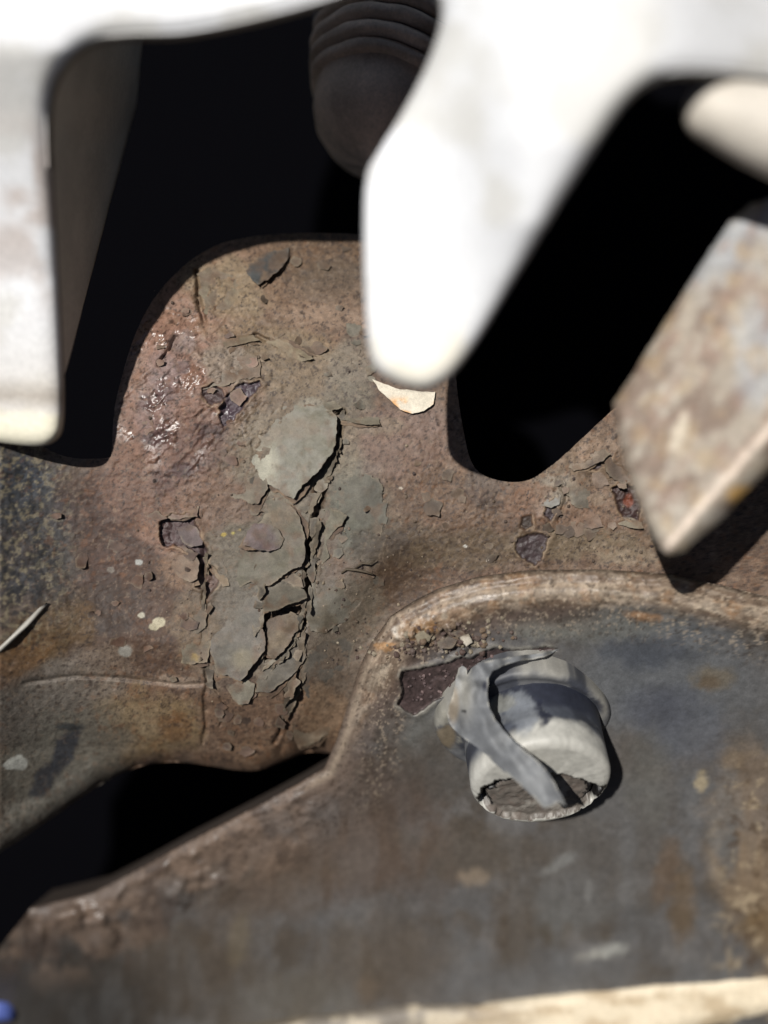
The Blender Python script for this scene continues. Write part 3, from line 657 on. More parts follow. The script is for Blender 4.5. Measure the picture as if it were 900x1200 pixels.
def plate_colour(u, v):
    def al(c): return lin(c)/PLIT
    d = sdist(OUT, u, v, False)
    n1 = fbm(u, v, 70, 5, 61, 0.6); n2 = fbm(u*1.1, v*0.8, 40, 5, 62, 0.55)
    col = np.empty(u.shape+(3,)); col[...] = al((88, 88, 90))
    col = lerp3(col, al((74, 68, 62)), sst(0.42, 0.62, n1)*0.8)
    col = lerp3(col, al((104, 104, 106)), sst(0.52, 0.7, n2)*0.7)
    B = [(760, 830, 190, 130, 0, (86, 88, 91), .6), (770, 780, 120, 70, 0, (88, 91, 95), .7), (740, 890, 60, 40, 0, (84, 78, 72), .6), (830, 870, 50, 40, 0, (90, 82, 74), .6), (690, 730, 120, 26, 0, (96, 97, 94), .7), (760, 765, 60, 22, 0, (62, 66, 74), .75), (800, 850, 70, 50, 20, (84, 88, 96), .8), (770, 830, 50, 30, 0, (66, 68, 76), .6),
         (640, 735, 50, 14, 0, (112, 114, 110), .6), (470, 840, 60, 50, 0, (92, 94, 94), .7), (450, 930, 90, 60, 0, (74, 64, 58), .85), (520, 900, 60, 40, 0, (70, 68, 66), .7), (560, 1000, 120, 40, 0, (80, 74, 68), .8),
         (420, 1010, 110, 60, 0, (82, 70, 62), .85), (300, 1040, 120, 50, -15, (84, 74, 66), .8), (220, 1130, 120, 70, 0, (78, 70, 62), .8), (460, 1120, 100, 70, 0, (84, 76, 68), .7), (350, 1170, 90, 40, 0, (92, 90, 86), .6),
         (660, 1060, 60, 40, 0, (96, 98, 100), .7), (720, 1000, 90, 80, 0, (92, 92, 93), .6), (620, 1150, 120, 40, 0, (90, 92, 96), .75), (820, 1160, 70, 30, 0, (82, 86, 92), .7),
         (800, 1060, 18, 50, 0, (100, 86, 70), .7), (797, 1075, 18, 16, 0, (74, 62, 46), .8), (780, 1020, 16, 40, 10, (96, 82, 70), .7), (745, 1090, 26, 40, 0, (84, 86, 90), .6),
         (885, 1030, 50, 110, -14, (122, 107, 90), .85), (890, 1090, 24, 30, 0, (112, 92, 62), .6), (880, 930, 40, 60, 0, (118, 104, 90), .6), (850, 960, 20, 60, 5, (100, 102, 104), .6),
         (835, 795, 26, 16, 0, (104, 92, 70), .8), (830, 800, 14, 10, 0, (78, 62, 44), .8), (755, 722, 26, 7, 6, (148, 108, 68), .9), (822, 916, 9, 14, 0, (178, 164, 132), .8), (555, 1028, 20, 12, 0, (150, 136, 120), .75),
         (712, 1114, 24, 8, -8, (178, 182, 180), .85), (690, 1120, 20, 6, -10, (160, 160, 154), .6), (110, 1104, 9, 14, 10, (176, 180, 190), .95), (655, 1012, 26, 8, -30, (126, 130, 132), .7), (690, 1045, 5, 14, 0, (136, 138, 140), .6),
         (640, 1095, 8, 16, 0, (70, 62, 50), .7), (710, 1097, 10, 8, 0, (66, 58, 44), .7), (665, 1092, 8, 14, 0, (80, 70, 58), .6), (430, 1160, 14, 18, 0, (108, 96, 84), .6), (280, 1100, 16, 34, 8, (104, 96, 82), .6), (330, 1010, 24, 10, -30, (120, 106, 94), .6),
         (860, 890, 20, 14, 0, (120, 104, 84), .6), (760, 910, 30, 60, 0, (92, 92, 90), .6), (855, 1000, 12, 40, 8, (86, 90, 94), .6), (600, 1080, 30, 60, 0, (78, 70, 62), .6)]
    for k, (cu, cv, ru, rv, ang, c, s) in enumerate(B):
        a = math.radians(ang); du = u-cu; dv = v-cv
        x = (du*math.cos(a)+dv*math.sin(a))/ru; y = (-du*math.sin(a)+dv*math.cos(a))/rv
        m = (np.abs(x) < 2) & (np.abs(y) < 2)
        if not m.any(): continue
        r = np.hypot(x[m], y[m])+0.9*(fbm(u[m], v[m], max(8, min(ru, rv)*0.7), 5, 300+k, 0.6)-0.5)
        wgt = np.zeros(u.shape); wgt[m] = s*(.62 if max(ru, rv) < 30 else 1)*sst(1.25, 0.4, r)
        col = lerp3(col, al(c), wgt)
    col = lerp3(col, col*np.array((1.04, 1.0, 0.94)), 1-0.75*np.exp(-((u-760)/130)**2-((v-810)/110)**2))
    col = lerp3(col, al((42, 39, 36)), 0.85*sst(1.25, .35, np.hypot((u-10)/240, (v-1170)/170)+.25*(fbm(u, v, 60, 3, 87)-.5)))  # soft shade in the lower left, painted into the plate's colour
    st = fbm(u*1.6, v*0.45, 40, 3, 63, 0.5)                 # rain-washed streaks
    low = sst(880, 1000, v)
    col = lerp3(col, al((116, 118, 120)), low*0.12*sst(0.5, 0.75, st)); col = lerp3(col, al((64, 56, 50)), low*0.12*sst(0.5, 0.28, st))
    # bands along the lip
    sl = along(u, v)
    narrow = 1+1.0*sst(470, 400, u)
    dn = d*narrow+12*(fbm(u, v, 46, 4, 64)-0.5)+4*(fbm(u, v, 9, 3, 65)-0.5)
    top = sst(395, 450, u)
    lay = fbm(sl*0.22, d*1.0, 5.5, 4, 79, 0.6)
    col = lerp3(col, al((84, 70, 62)), top*0.9*sst(80, 46, dn)*sst(740, 640, u))
    col = lerp3(col, al((112, 97, 82)), top*0.9*sst(50, 34, dn))
    col = lerp3(col, al((148, 136, 120)), top*0.8*np.exp(-((dn-30)/6.0)**2)*sst(0.35, 0.55, fbm(u*0.6, v*1.5, 22, 3, 66)))
    col = lerp3(col, al((104, 88, 74)), top*0.85*sst(25, 12, dn))
    col = lerp3(col, al((168, 150, 130)), top*0.6*np.exp(-((dn-19)/2.2)**2))
    col = lerp3(col, al((140, 104, 70)), top*0.4*sst(0.58, 0.70, fbm(u, v, 24, 4, 67))*sst(48, 32, dn))
    col = lerp3(col, al((92, 78, 68)), sst(450, 400, u)*0.8*sst(60, 15, d)); col = lerp3(col, al((136, 122, 106)), sst(460, 420, u)*sst(330, 380, u)*0.7*np.exp(-((d-9)/5.0)**2))  # second blend paints a thin highlight along the left lip
    band = top*sst(52, 38, dn)
    col = lerp3(col, al((164, 150, 134)), band*0.4*sst(0.52, 0.70, lay)); col = lerp3(col, al((84, 66, 54)), band*0.4*sst(0.48, 0.34, lay))
    col = lerp3(col, al((72, 62, 52)), band*sst(5, 0, d)*.6)
    rim_ = sst(110, 60, d)*sst(395, 330, u); col = lerp3(col, al((104, 88, 76)), rim_*.7*sst(.4, .6, fbm(u, v, 34, 5, 82))); col = lerp3(col, al((66, 56, 50)), rim_*.7*sst(.55, .7, fbm(u, v, 24, 5, 83)))
    m = np.hypot((u-472)/13, (v-738)/10)+0.8*(fbm(u, v, 7, 3, 68)-0.5); col = lerp3(col, al((200, 192, 180)), 0.85*sst(1.1, .6, m))
    m = np.hypot((u-452)/14, (v-758)/7)+0.8*(fbm(u, v, 7, 3, 69)-0.5); col = lerp3(col, al((160, 120, 76)), 0.6*sst(1.1, .6, m))
    m = np.hypot((u-492)/26, (v-738)/13)+0.9*(fbm(u, v, 8, 4, 70)-0.5); col = lerp3(col, al((120, 90, 58)), 0.8*sst(1.1, .6, m))
    gr = fbm(u, v, 6, 4, 71, 0.65)
    col = col*(1+(gr-0.5)*(0.45+0.5*sst(90, 40, d)*sst(380, 450, u)))[..., None]
    col = lerp3(col, al((176, 160, 140)), 0.5*sst(0.62, 0.72, fbm(u, v, 4, 3, 72, .7))*sst(90, 50, d)*sst(400, 460, u))
    col = lerp3(col, al((50, 40, 34)), 0.6*sst(0.62, 0.72, fbm(u, v, 4, 3, 73, .7))*sst(100, 60, d))
    right = sst(820, 870, u)*sst(860, 960, v)
    col = lerp3(col, al((170, 154, 128)), right*0.6*sst(0.56, 0.68, fbm(u, v, 12, 4, 74, .6))); col = lerp3(col, al((70, 54, 40)), right*0.6*sst(0.58, 0.7, fbm(u, v, 12, 4, 75, .6)))
    gl = 0.48+0.3*(fbm(u, v, 20, 3, 76)-0.5)
    m = (u > 440) & (u < 680) & (v > 735) & (v < 850)
    um, vm = u[m], v[m]
    dd = sdist(TORN, um+3*(fbm(um, vm, 6, 3, 54)-0.5), vm+3*(fbm(um, vm, 6, 3, 55)-0.5))
    wgt = np.zeros(u.shape); wgt[m] = sst(0.8, -0.8, dd)
    tone = al((62, 51, 50))*(0.1+1.8*fbm(u, v, 5, 4, 77, .75))[..., None]
    col = col*(1-wgt[..., None])+tone*wgt[..., None]
    rim = np.zeros(u.shape); rim[m] = 0.55*sst(7, 1, dd)*(dd > 0)*sst(0.35, 0.6, fbm(um, vm, 14, 2, 78)); col = lerp3(col, al((146, 142, 132)), rim)
    gl = np.where(wgt > 0.5, 0.5, gl)
    return np.clip(col, 0.004, .9), np.clip(gl, .3, .9)

plate = thing('cover_plate', 'dark grey painted steel cover plate with rounded rusty lip, below the flaking casting', 'cover plate')
us = lines((-120, 380, 3), (380, 760, 1.35), (760, 1120, 3.2)); vs = lines((655, 965, 1.35), (965, 1090, 2.5), (1090, 1700, 6))
U, V, Q = grid_sheet(us, vs, OUTP)
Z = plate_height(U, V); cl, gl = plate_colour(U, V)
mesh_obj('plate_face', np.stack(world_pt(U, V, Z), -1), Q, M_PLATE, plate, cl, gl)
# the turned-down edge of the plate
wall_v, wall_f = [], []
op = jag(OUT, 0, 6)[:-1]
ou = np.array([p[0] for p in op]); ovv = np.array([p[1] for p in op])
oz = plate_height(ou, ovv); ox, oy, oz = world_pt(ou, ovv, oz)
n = 0
for k in range(len(op)): pass
m_ = np.array([i for i in range(len(op)) if op[i][1] < 1700 and i < len(op)-1])
sel = [i for i in m_ if sdist(OUT, np.array([op[i][0]]), np.array([op[i][1]]), False)[0] < 0.5 and not (op[i][0] < 1110 and op[i][0] > 40 and op[i][1] > 1070)]
# keep only the run along the visible outline
run = []
for i in sel:
    if i <= sel[0]+len(sel): run.append(i)
vv = np.concatenate([np.stack([ox[run], oy[run], oz[run]], -1), np.stack([ox[run]+0.3, oy[run]-0.6, oz[run]-9.0], -1)])
nr = len(run)
ff = np.array([(k, k+1, k+1+nr, k+nr) for k in range(nr-1) if abs(run[k+1]-run[k]) == 1])
mesh_obj('plate_edge', vv, ff, M_PLATE, plate, np.broadcast_to(albedo((70, 56, 46)), (2*nr, 3)), 0.7)

# crust crumbs lying on the lip
def plate_z(u, v): return plate_height(np.atleast_1d(np.asarray(u, float)), np.atleast_1d(np.asarray(v, float)))
sp = []
for k in range(160):
    u = rng.gauss(515, 38); v = 752+rng.gauss(0, 9)-(u-515)*0.12
    sp.append((u, v, None, rng.choice((1.5, 2, 2.5, 3, 4)), rng.choice([(120, 100, 80), (150, 138, 118), (84, 64, 56), (100, 84, 76)])))
for k in range(140):
    u = rng.uniform(470, 640); v = 820-0.28*(u-470)+rng.uniform(-22, 10)
    if sdist(TORN, np.array([u]), np.array([v]))[0] > -2: continue
    sp.append((u, v, None, rng.choice((1, 1.5, 2, 2.5)), rng.choice([(96, 78, 78), (70, 54, 54), (120, 100, 98), (84, 66, 64)])))
zz = plate_z([s[0] for s in sp], [s[1] for s in sp])
g = crumbs('grit', [(s[0], s[1], z+0.05*s[3], s[3], s[4]) for s, z in zip(sp, zz)], plate, M_RUST); g['kind'] = 'stuff'
for pl, c in [([(538, 748), (548, 742), (554, 752), (546, 758)], (206, 198, 182)), ([(512, 754), (526, 746), (536, 750), (530, 760), (516, 762)], (120, 108, 98)), ([(486, 744), (498, 738), (508, 744), (504, 752), (490, 754)], (168, 156, 132)), ([(528, 742), (540, 738), (546, 744), (536, 748)], (84, 74, 70))]:
    sheet('crust_flake', pl, lambda u, v: plate_guide(u, v)+0.9+0.04*(v-745), M_FLAKE, plate, 0.5, flake_colour(c, seed=int(pl[0][0])), 0.6, 0.5, 2.2, 2.4, int(pl[0][0]))

# ------------------------------------------------------------------ capped stud standing on the plate
AX = Vector((0.045, -0.665, 0.745)).normalized()
SB = Vector(world_pt(620, 839, float(plate_guide(np.array([620.]), np.array([839.]))[0])))
E1 = Vector((1, 0, 0)); E1 = (E1-AX*E1.dot(AX)).normalized(); E2 = AX.cross(E1)       # E2 points up the picture
def lathe(name, prof, parent, mat, colour, disp=None, rough=0.55, n=132, org=SB, ax=(E1, E2, AX)):
    th = np.arange(n)/n*2*math.pi
    R = np.array([p[0] for p in prof])[:, None]; Hh = np.array([p[1] for p in prof])[:, None]
    T = np.broadcast_to(th, (len(prof), n)).copy(); R = np.broadcast_to(R, T.shape).copy(); Hh = np.broadcast_to(Hh, T.shape).copy()
    if disp: R, Hh = disp(R, Hh, T)
    x = R*np.cos(T); y = R*np.sin(T)
    e1, e2, e3 = (np.array(a) for a in ax)
    p = np.array(org)+x[..., None]*e1+y[..., None]*e2+Hh[..., None]*e3
    k = len(prof); idx = np.arange(k*n).reshape(k, n); nx = np.roll(idx, -1, 1)
    q = np.stack([idx[:-1], nx[:-1], nx[1:], idx[1:]], -1).reshape(-1, 4)
    return mesh_obj(name, p.reshape(-1, 3), q, mat, parent, np.clip(colour(x, y, Hh, R, T).reshape(-1, 3), .003, .9), rough)
stud = thing('capped_stud', 'round grey capped stud with white worn rim, standing on the dark cover plate', 'stud', tuple(SB))
def dense(pts, k):
    out = []
    for a, b in zip(pts[:-1], pts[1:]):
        L = math.hypot(b[0]-a[0], b[1]-a[1]); m = max(1, int(L/k))
        out += [(a[0]+(b[0]-a[0])*i/m, a[1]+(b[1]-a[1])*i/m) for i in range(m)]
    return out+[pts[-1]]
def c4(s): return lin(s)/1.7
def shank_col(x, y, h, r, t):
    a = x*10; b = h*10
    col = np.empty(x.shape+(3,)); col[...] = c4((92, 97, 108))
    n = fbm(a, b*0.8, 40, 5, 401, .6); col = lerp3(col, c4((66, 70, 81)), sst(.42, .62, n)); col = lerp3(col, c4((142, 144, 146)), .7*sst(.55, .7, fbm(a, b, 26, 5, 402, .6)))
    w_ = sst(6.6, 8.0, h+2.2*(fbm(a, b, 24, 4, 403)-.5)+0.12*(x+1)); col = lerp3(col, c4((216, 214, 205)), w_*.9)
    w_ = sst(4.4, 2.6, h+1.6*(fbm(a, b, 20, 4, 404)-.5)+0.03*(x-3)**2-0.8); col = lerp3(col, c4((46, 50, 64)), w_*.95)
    m = np.hypot((x+0.1+0.4*np.sin(h*1.7))/0.75, (h-5.6)/2.6)+1.1*(fbm(a, b, 9, 4, 405, .6)-.5); col = lerp3(col, c4((44, 48, 64)), .95*sst(1, .7, m))
    m = np.hypot((x+2.2)/1.9, (h-4.9)/3.2)+.9*(fbm(a, b, 14, 4, 406, .6)-.5); col = lerp3(col, c4((146, 151, 158)), .7*sst(1.1, .7, m))
    m = np.hypot((x+4.2)/1.6, (h-2.8)/1.4)+.9*(fbm(a, b, 8, 4, 407, .6)-.5); col = lerp3(col, c4((150, 150, 142)), .6*sst(1.1, .7, m))
    rr_ = np.hypot(x/7.2, (y+2.5)/4.5)+0.28*(fbm(x*10, y*10, 14, 4, 412, .6)-.5)
    end = (r < 7.6) & (h > 6.5) & (rr_ < 1.0)
    e = fbm(x*10, y*10, 18, 5, 408, .6)
    ec = np.empty(x.shape+(3,)); ec[...] = c4((118, 111, 104)); ec = lerp3(ec, c4((156, 150, 142)), sst(.48, .66, e)); ec = lerp3(ec, c4((120, 108, 100)), .6*sst(.5, .7, fbm(x*10, y*10, 9, 4, 409)))
    col = np.where(end[..., None], ec, col)
    slot = (r < 7.6) & (h > 5) & (np.abs(rr_-0.95) < 0.13+0.12*(fbm(x*10, y*10, 10, 3, 415)-.5)) & (y > -4.2+1.2*(fbm(x*10, y*10, 30, 2, 416)-.5))
    col = np.where(slot[..., None], c4((22, 20, 21)), col)  # socket's crescent of shade, painted near-black
    g_ = fbm(a, b+y*10, 5, 4, 410, .65); return col*(1+.5*(g_-.5))[..., None]
def shank_disp(R, Hh, T):
    x = R*np.cos(T); y = R*np.sin(T)
    nz = fbm(np.cos(T)*40+50, Hh*6+np.sin(T)*40, 22, 4, 411)-.5
    R = R*(0.972+.022*nz+.03*(fbm(np.cos(T)*40+9, Hh*5+np.sin(T)*40, 46, 2, 419)-.5))*(1-0.10*sst(1, 8, y)*sst(7, 4, Hh))
    # recessed end: ragged socket, deeper towards the top
    rr = np.hypot(x/7.2, (y+2.5)/4.5)+0.28*(fbm(x*10, y*10, 14, 4, 412, .6)-.5)
    dep = sst(1.03, .95, rr)*(Hh > 9.0)*(R < 7.9)
    Hh = Hh-dep*(1.0+0.05*y)+dep*0.3*(fbm(x*10, y*10, 8, 3, 413)-.5)
    Hh = Hh-1.6*np.exp(-((rr-0.95)/0.06)**2)*(Hh > 5)*(R < 7.9)*(y > -4.5)
    Hh = Hh+0.25*(fbm(np.cos(T)*30, np.sin(T)*30, 12, 3, 414)-.5)*(Hh > 8)
    return R, Hh
prof = dense([(8.5, -1.5), (8.42, 3), (8.3, 7.0), (8.22, 9.0)], .3)+[(8.2-1.0*(1-math.cos(a)), 9.0+1.0*math.sin(a)*0.9) for a in np.linspace(.2, 1.4, 6)]+dense([(7.25, 9.93), (0.05, 10.0)], .16)
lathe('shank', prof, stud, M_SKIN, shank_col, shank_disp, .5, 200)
def flange_col(x, y, h, r, t):
    a = x*10; b = y*10
    col = np.empty(x.shape+(3,)); col[...] = c4((108, 109, 112)); n = fbm(a, b, 30, 5, 421, .6); col = lerp3(col, c4((68, 71, 80)), sst(.45, .62, n))
    m = np.exp(-((r-9.6-0.8*(n-.5)*2)/0.45)**2); col = lerp3(col, c4((196, 192, 180)), .55*m*sst(-2, 3, y+2*(fbm(a, b, 20, 3, 422)-.5)))
    m = np.hypot((x+9.3)/1.5, (y+2.2)/2.6)+.6*(fbm(a, b, 9, 3, 423)-.5); col = lerp3(col, c4((140, 126, 104)), .85*sst(1.1, .7, m))
    m = np.hypot((x+9.8)/2.6, (y+0.8)/4.4)+.6*(fbm(a, b, 9, 3, 424)-.5); col = lerp3(col, c4((178, 174, 160)), .6*sst(1.1, .8, m)*(np.hypot((x+9.3)/1.5, (y+2.2)/2.6) > 1))
    return col*(1+.5*(fbm(a, b, 5, 4, 425, .6)-.5))[..., None]
fp = dense([(10.6, -3.0), (10.55, 0.2)], .4)+[(10.5-.8*(1-math.cos(a)), .3+.8*math.sin(a)) for a in np.linspace(.15, 1.5, 6)]+dense([(9.6, 1.1), (9.0, 0.95), (7.2, 1.4)], .25)
def fl_disp(R, Hh, T):
    y_ = R*np.sin(T); T2 = 1-0.13*sst(0, 8, y_)
    return R*T2*(1+.035*(fbm(np.cos(T)*30, np.sin(T)*30, 14, 3, 426)-.5)), Hh+.3*(fbm(R*np.cos(T)*10, R*np.sin(T)*10, 20, 4, 427)-.5)*(Hh > 0)
lathe('flange', fp, stud, M_SKIN, flange_col, fl_disp, .55, 160, SB-E1*0.75)

# ------------------------------------------------------------------ the strip of paint peeled off the plate and hanging over the stud
def idw(ctrl, power=3.0):
    C = np.array(ctrl, float)
    def f(u, v):
        u = np.asarray(u, float); v = np.asarray(v, float)
        w_ = 1.0/((u[..., None]-C[:, 0])**2+(v[..., None]-C[:, 1])**2+16.0)**(power/2)
        return (w_*C[:, 2]).sum(-1)/w_.sum(-1)
    return f
pzz = lambda u, v: float(plate_guide(np.array([float(u)]), np.array([float(v)]))[0])
strip_ctrl = [(655, 763, pzz(655, 763)+.5), (630, 769, pzz(630, 769)+2.6), (600, 777, pzz(600, 777)+5.2), (580, 779, pzz(580, 779)+5.8), (560, 790, 1.6), (545, 786, .4), (538, 805, 1.6), (556, 812, 4.0), (573, 815, 5.0), (530, 850, 2.2), (550, 850, 4.4), (576, 845, 5.6), (562, 890, 5.6), (588, 868, 6.6),
              (590, 906, 6.8), (612, 882, 8.2), (618, 928, 8.4), (640, 905, 9.2), (642, 946, 9.6), (662, 944, 10.0), (518, 842, .8)]
strip_ctrl = strip_ctrl[:4]+[(a_, b_, c_+2.9) for a_, b_, c_ in strip_ctrl[4:]]
zi = idw(strip_ctrl, 3.4)
def strip_z(u, v):
    z = zi(u, v)
    # cross-section: crowned along the middle line of the ribbon
    d = sdist([(575, 781), (556, 796), (550, 830), (575, 872), (610, 905), (652, 944)], u, v, False)
    return z+0.9*np.exp(-(d/11.0)**2)-0.4+.05*(fbm(u, v, 9, 3, 431)-.5)
def strip_col(u, v, d):
    col = np.empty(u.shape+(3,)); col[...] = lin((112, 114, 117))/1.45
    along = (u*0.55+v*0.83); ac = (u*0.83-v*0.55)
    n = fbm(ac*1.6, along*.25, 12, 4, 432, .55); col = lerp3(col, lin((146, 148, 149))/1.35, sst(.5, .75, n)*.6); col = lerp3(col, lin((98, 100, 103))/1.35, sst(.46, .32, n)*.8)
    col = lerp3(col, lin((176, 172, 160))/1.25, .6*np.exp(-((u-545)/8)**2-((v-812)/26)**2)); col = lerp3(col, lin((140, 124, 100))/1.25, .6*sst(1.2, .6, np.hypot((u-531)/8, (v-825)/24)))
    col = lerp3(col, lin((24, 22, 24))/1.25, sst(2.6, 1.8, np.hypot(u-544, v-833)))
    col = lerp3(col, lin((40, 42, 60))/1.25, .8*sst(1.1, .6, np.hypot((u-568)/3, (v-804)/6)+.5*(fbm(u, v, 4, 2, 433)-.5)))
    col = lerp3(col, lin((186, 182, 170))/1.25, .5*sst(2.5, .3, d)*sst(.4, .6, fbm(u, v, 10, 2, 434)))
    return col*(1+.25*(fbm(ac*1.8, along*.4, 4, 3, 435)-.5))[..., None]
STRIP = [(656, 761), (640, 769), (622, 773), (604, 776), (588, 781), (577, 786), (572, 796), (571, 812), (574, 830), (580, 843), (590, 856), (602, 868), (614, 878), (628, 890), (640, 902), (650, 916), (657, 930), (664, 945), (654, 940), (646, 945), (637, 947), (630, 939), (621, 930),
         (610, 920), (599, 911), (589, 903), (580, 894), (571, 885), (561, 877), (551, 870), (541, 863), (532, 855), (526, 846), (524, 836), (527, 824), (531, 812), (534, 798), (537, 784), (541, 781), (546, 784), (547, 792), (553, 783), (562, 777), (574, 773), (590, 772), (608, 769), (630, 765)]
st = sheet('peeled_strip', STRIP, strip_z, M_SKIN, plate, 0.16, strip_col, .72, .35, 2.4, 2.4, 77, edge_tint=(120, 118, 112))
st['label'] = 'torn grey strip of paint curling over the stud'

# ------------------------------------------------------------------ pronged bracket close to the lens, in full sun
BR = [(-170, -1000), (-170, 470), (-40, 512), (10, 520), (48, 523), (64, 517), (73, 503), (74, 455), (69, 340), (61, 210), (57, 140), (63, 98), (82, 66), (110, 48), (150, 43), (205, 43), (250, 36), (300, 25), (350, 12), (400, -3), (428, -14), (464, -24), (504, -16), (523, 8), (506, 68), (472, 133), (442, 180), (427, 206), (426, 300), (430, 395),
      (436, 428), (458, 446), (494, 457), (514, 452), (534, 436), (560, 400), (600, 330), (650, 245), (700, 165), (726, 126), (745, 105), (765, 92), (790, 85), (830, 85), (900, 93), (1120, 122), (1120, -1000)]
def bz(u, v):
    u = np.asarray(u, float); v = np.asarray(v, float)
    left = np.interp(v, [-1000, 0, 60, 130, 220, 320, 440, 500, 530], [32, 30.5, 29, 25, 20.5, 16, 12.3, 11, 10.5])
    left = left-sst(380, 505, v)*np.clip(75-u, 0, 160)*0.012
    mid = np.interp(v, [-1000, 0, 120, 230, 340, 460], [34, 32, 31.5, 30.5, 29.5, 29])
    mid = mid+sst(470, 640, u)*np.interp(v, [-1000, -200, 40, 105, 165, 262, 330, 400, 455], [10, 10.5, 11.5, 12, 12, 10, 7, 3.5, 0])*sst(1010, 745, u)
    k = sst(90, 420, u); return left*(1-k)+mid*k
bs = resample(smooth_poly(BR, 3), 4.0)
def br_z(u, v):
    d = np.clip(-sdist(bs, u, v), 0, 26)/26.0
    return bz(u, v)-1.7*(1-np.sqrt(np.clip(1-(1-d)**2, 0, 1)))+.25*(fbm(u, v, 120, 2, 451)-.5)
def wall_depth(u, v): return 0.9+0*u
def br_back(u, v, x, y, z):
    b = np.stack([x, y, z], -1); b[:, 2] -= wall_depth(u, v); return b
def br_col(u, v, d):
    col = np.empty(u.shape+(3,)); col[...] = (.66, .665, .675)
    col = lerp3(col, np.array((.54, .53, .50)), .8*sst(.48, .66, fbm(u, v, 70, 4, 452)))
    col = lerp3(col, np.array((.72, .67, .54)), .7*sst(1.1, .5, np.hypot((u-490)/60, (v-400)/70)+.5*(fbm(u, v, 40, 3, 453)-.5)))
    lower = sst(360, 460, v)*sst(120, 80, u)
    col = lerp3(col, np.array((.10, .072, .052)), .97*np.exp(-((v-462-0.05*u)/15)**2)*sst(110, 90, u))
    col = lerp3(col, np.array((.60, .56, .50)), .5*lower)
    col = lerp3(col, np.array((.72, .68, .52)), .8*sst(478, 492, v)*sst(110, 90, u))
    col = lerp3(col, np.array((.44, .38, .345)), .8*sst(.42, .6, fbm(u, v, 60, 4, 454))*sst(90, 60, u)*sst(110, 190, v)*sst(430, 250, v))
    return col
bracket = thing('pronged_bracket', 'pale metal bracket with two prongs, bleached white by the sun in front of the casting', 'bracket', world_pt(0, 0, 33))
sheet('bracket_plate', bs, br_z, M_WHITE, bracket, 3, br_col, .55, 0, 50, 12, 3, back=br_back, rings=(3.5, 7.5, 12, 18, 25), edge_tint=(150, 142, 130))

# inner side wall of the left prong, running away from the lens
fv = np.linspace(-60, 446, 70); fu = np.interp(fv, [-60, 98, 150, 210, 340, 446], [60, 62, 57, 61, 69, 73])-4.0
fz = bz(fu, fv)-1.5; fx, fy, fz = world_pt(fu, fv, fz)
bu = np.interp(np.linspace(0, 1, 70), [0, .32, 1], [176, 160, 74]); bv = np.linspace(-30, 446, 70)
bzz = 130+fx*1300/(450-bu); bx, by, bzz = world_pt(bu, bv, np.minimum(bzz, fz-.6))
K = 24; tt = np.linspace(0, 1, K)[:, None]
wx = fx*(1-tt)+bx*tt; wy = fy*(1-tt)+by*tt; wz = fz*(1-tt)+bzz*tt
wx = wx+.12*(fbm(wy*10, wz*10, 40, 3, 455)-.5)
Wv = np.stack([wx, wy, wz], -1).reshape(-1, 3); n_ = K*70
Wf = []
for off in (0, n_):
    for i in range(K-1):
        for j in range(69):
            q = [off+i*70+j, off+i*70+j+1, off+(i+1)*70+j+1, off+(i+1)*70+j]; Wf.append(q if off else q[::-1])
rim_ = [i for i in range(70)]+[i*70+69 for i in range(1, K)]+[(K-1)*70+j for j in range(68, -1, -1)]+[i*70 for i in range(K-2, 0, -1)]
for a_, b_ in zip(rim_, rim_[1:]+rim_[:1]): Wf.append([a_, b_, b_+n_, a_+n_])
Wall = np.concatenate([Wv, Wv-np.array((1.6, 0, 0))])
wc = np.broadcast_to(np.array((.62, .58, .52)), Wall.shape)*(.8+.4*fbm(Wall[:, 1]*10, Wall[:, 2]*10, 50, 4, 456))[:, None]
mesh_obj('side_wall', Wall, Wf, M_WHITE, bracket, wc, .6)

# ------------------------------------------------------------------ corroded block at the right
BK = [(719, 474), (745, 432), (790, 360), (830, 298), (858, 256), (880, 240), (905, 232), (1120, 190), (1120, 300), (1000, 440), (930, 520), (900, 551), (868, 584), (842, 612), (818, 632), (800, 648), (786, 650), (772, 640), (758, 612), (744, 580), (732, 535), (724, 500)]
def bk_z(u, v):
    z = 25+0.018*(u-780)+0.006*(v-450)
    # chamfer below the bright arris
    e = ((u-780)*0.75+(v-642)*0.66)
    z = z-np.clip(e-2, 0, None)*0.075-0.45*np.exp(-((e)/6.0)**2)*0
    d = np.clip(-sdist(BK, u, v), 0, 14)/14.0
    z = z-1.3*(1-np.sqrt(np.clip(1-(1-d)**2, 0, 1)))
    return z+.6*(fbm(u, v, 40, 4, 461)-.5)+.25*(fbm(u, v, 12, 3, 462)-.5)
def bk_alb(c): return lin(c)/1.32
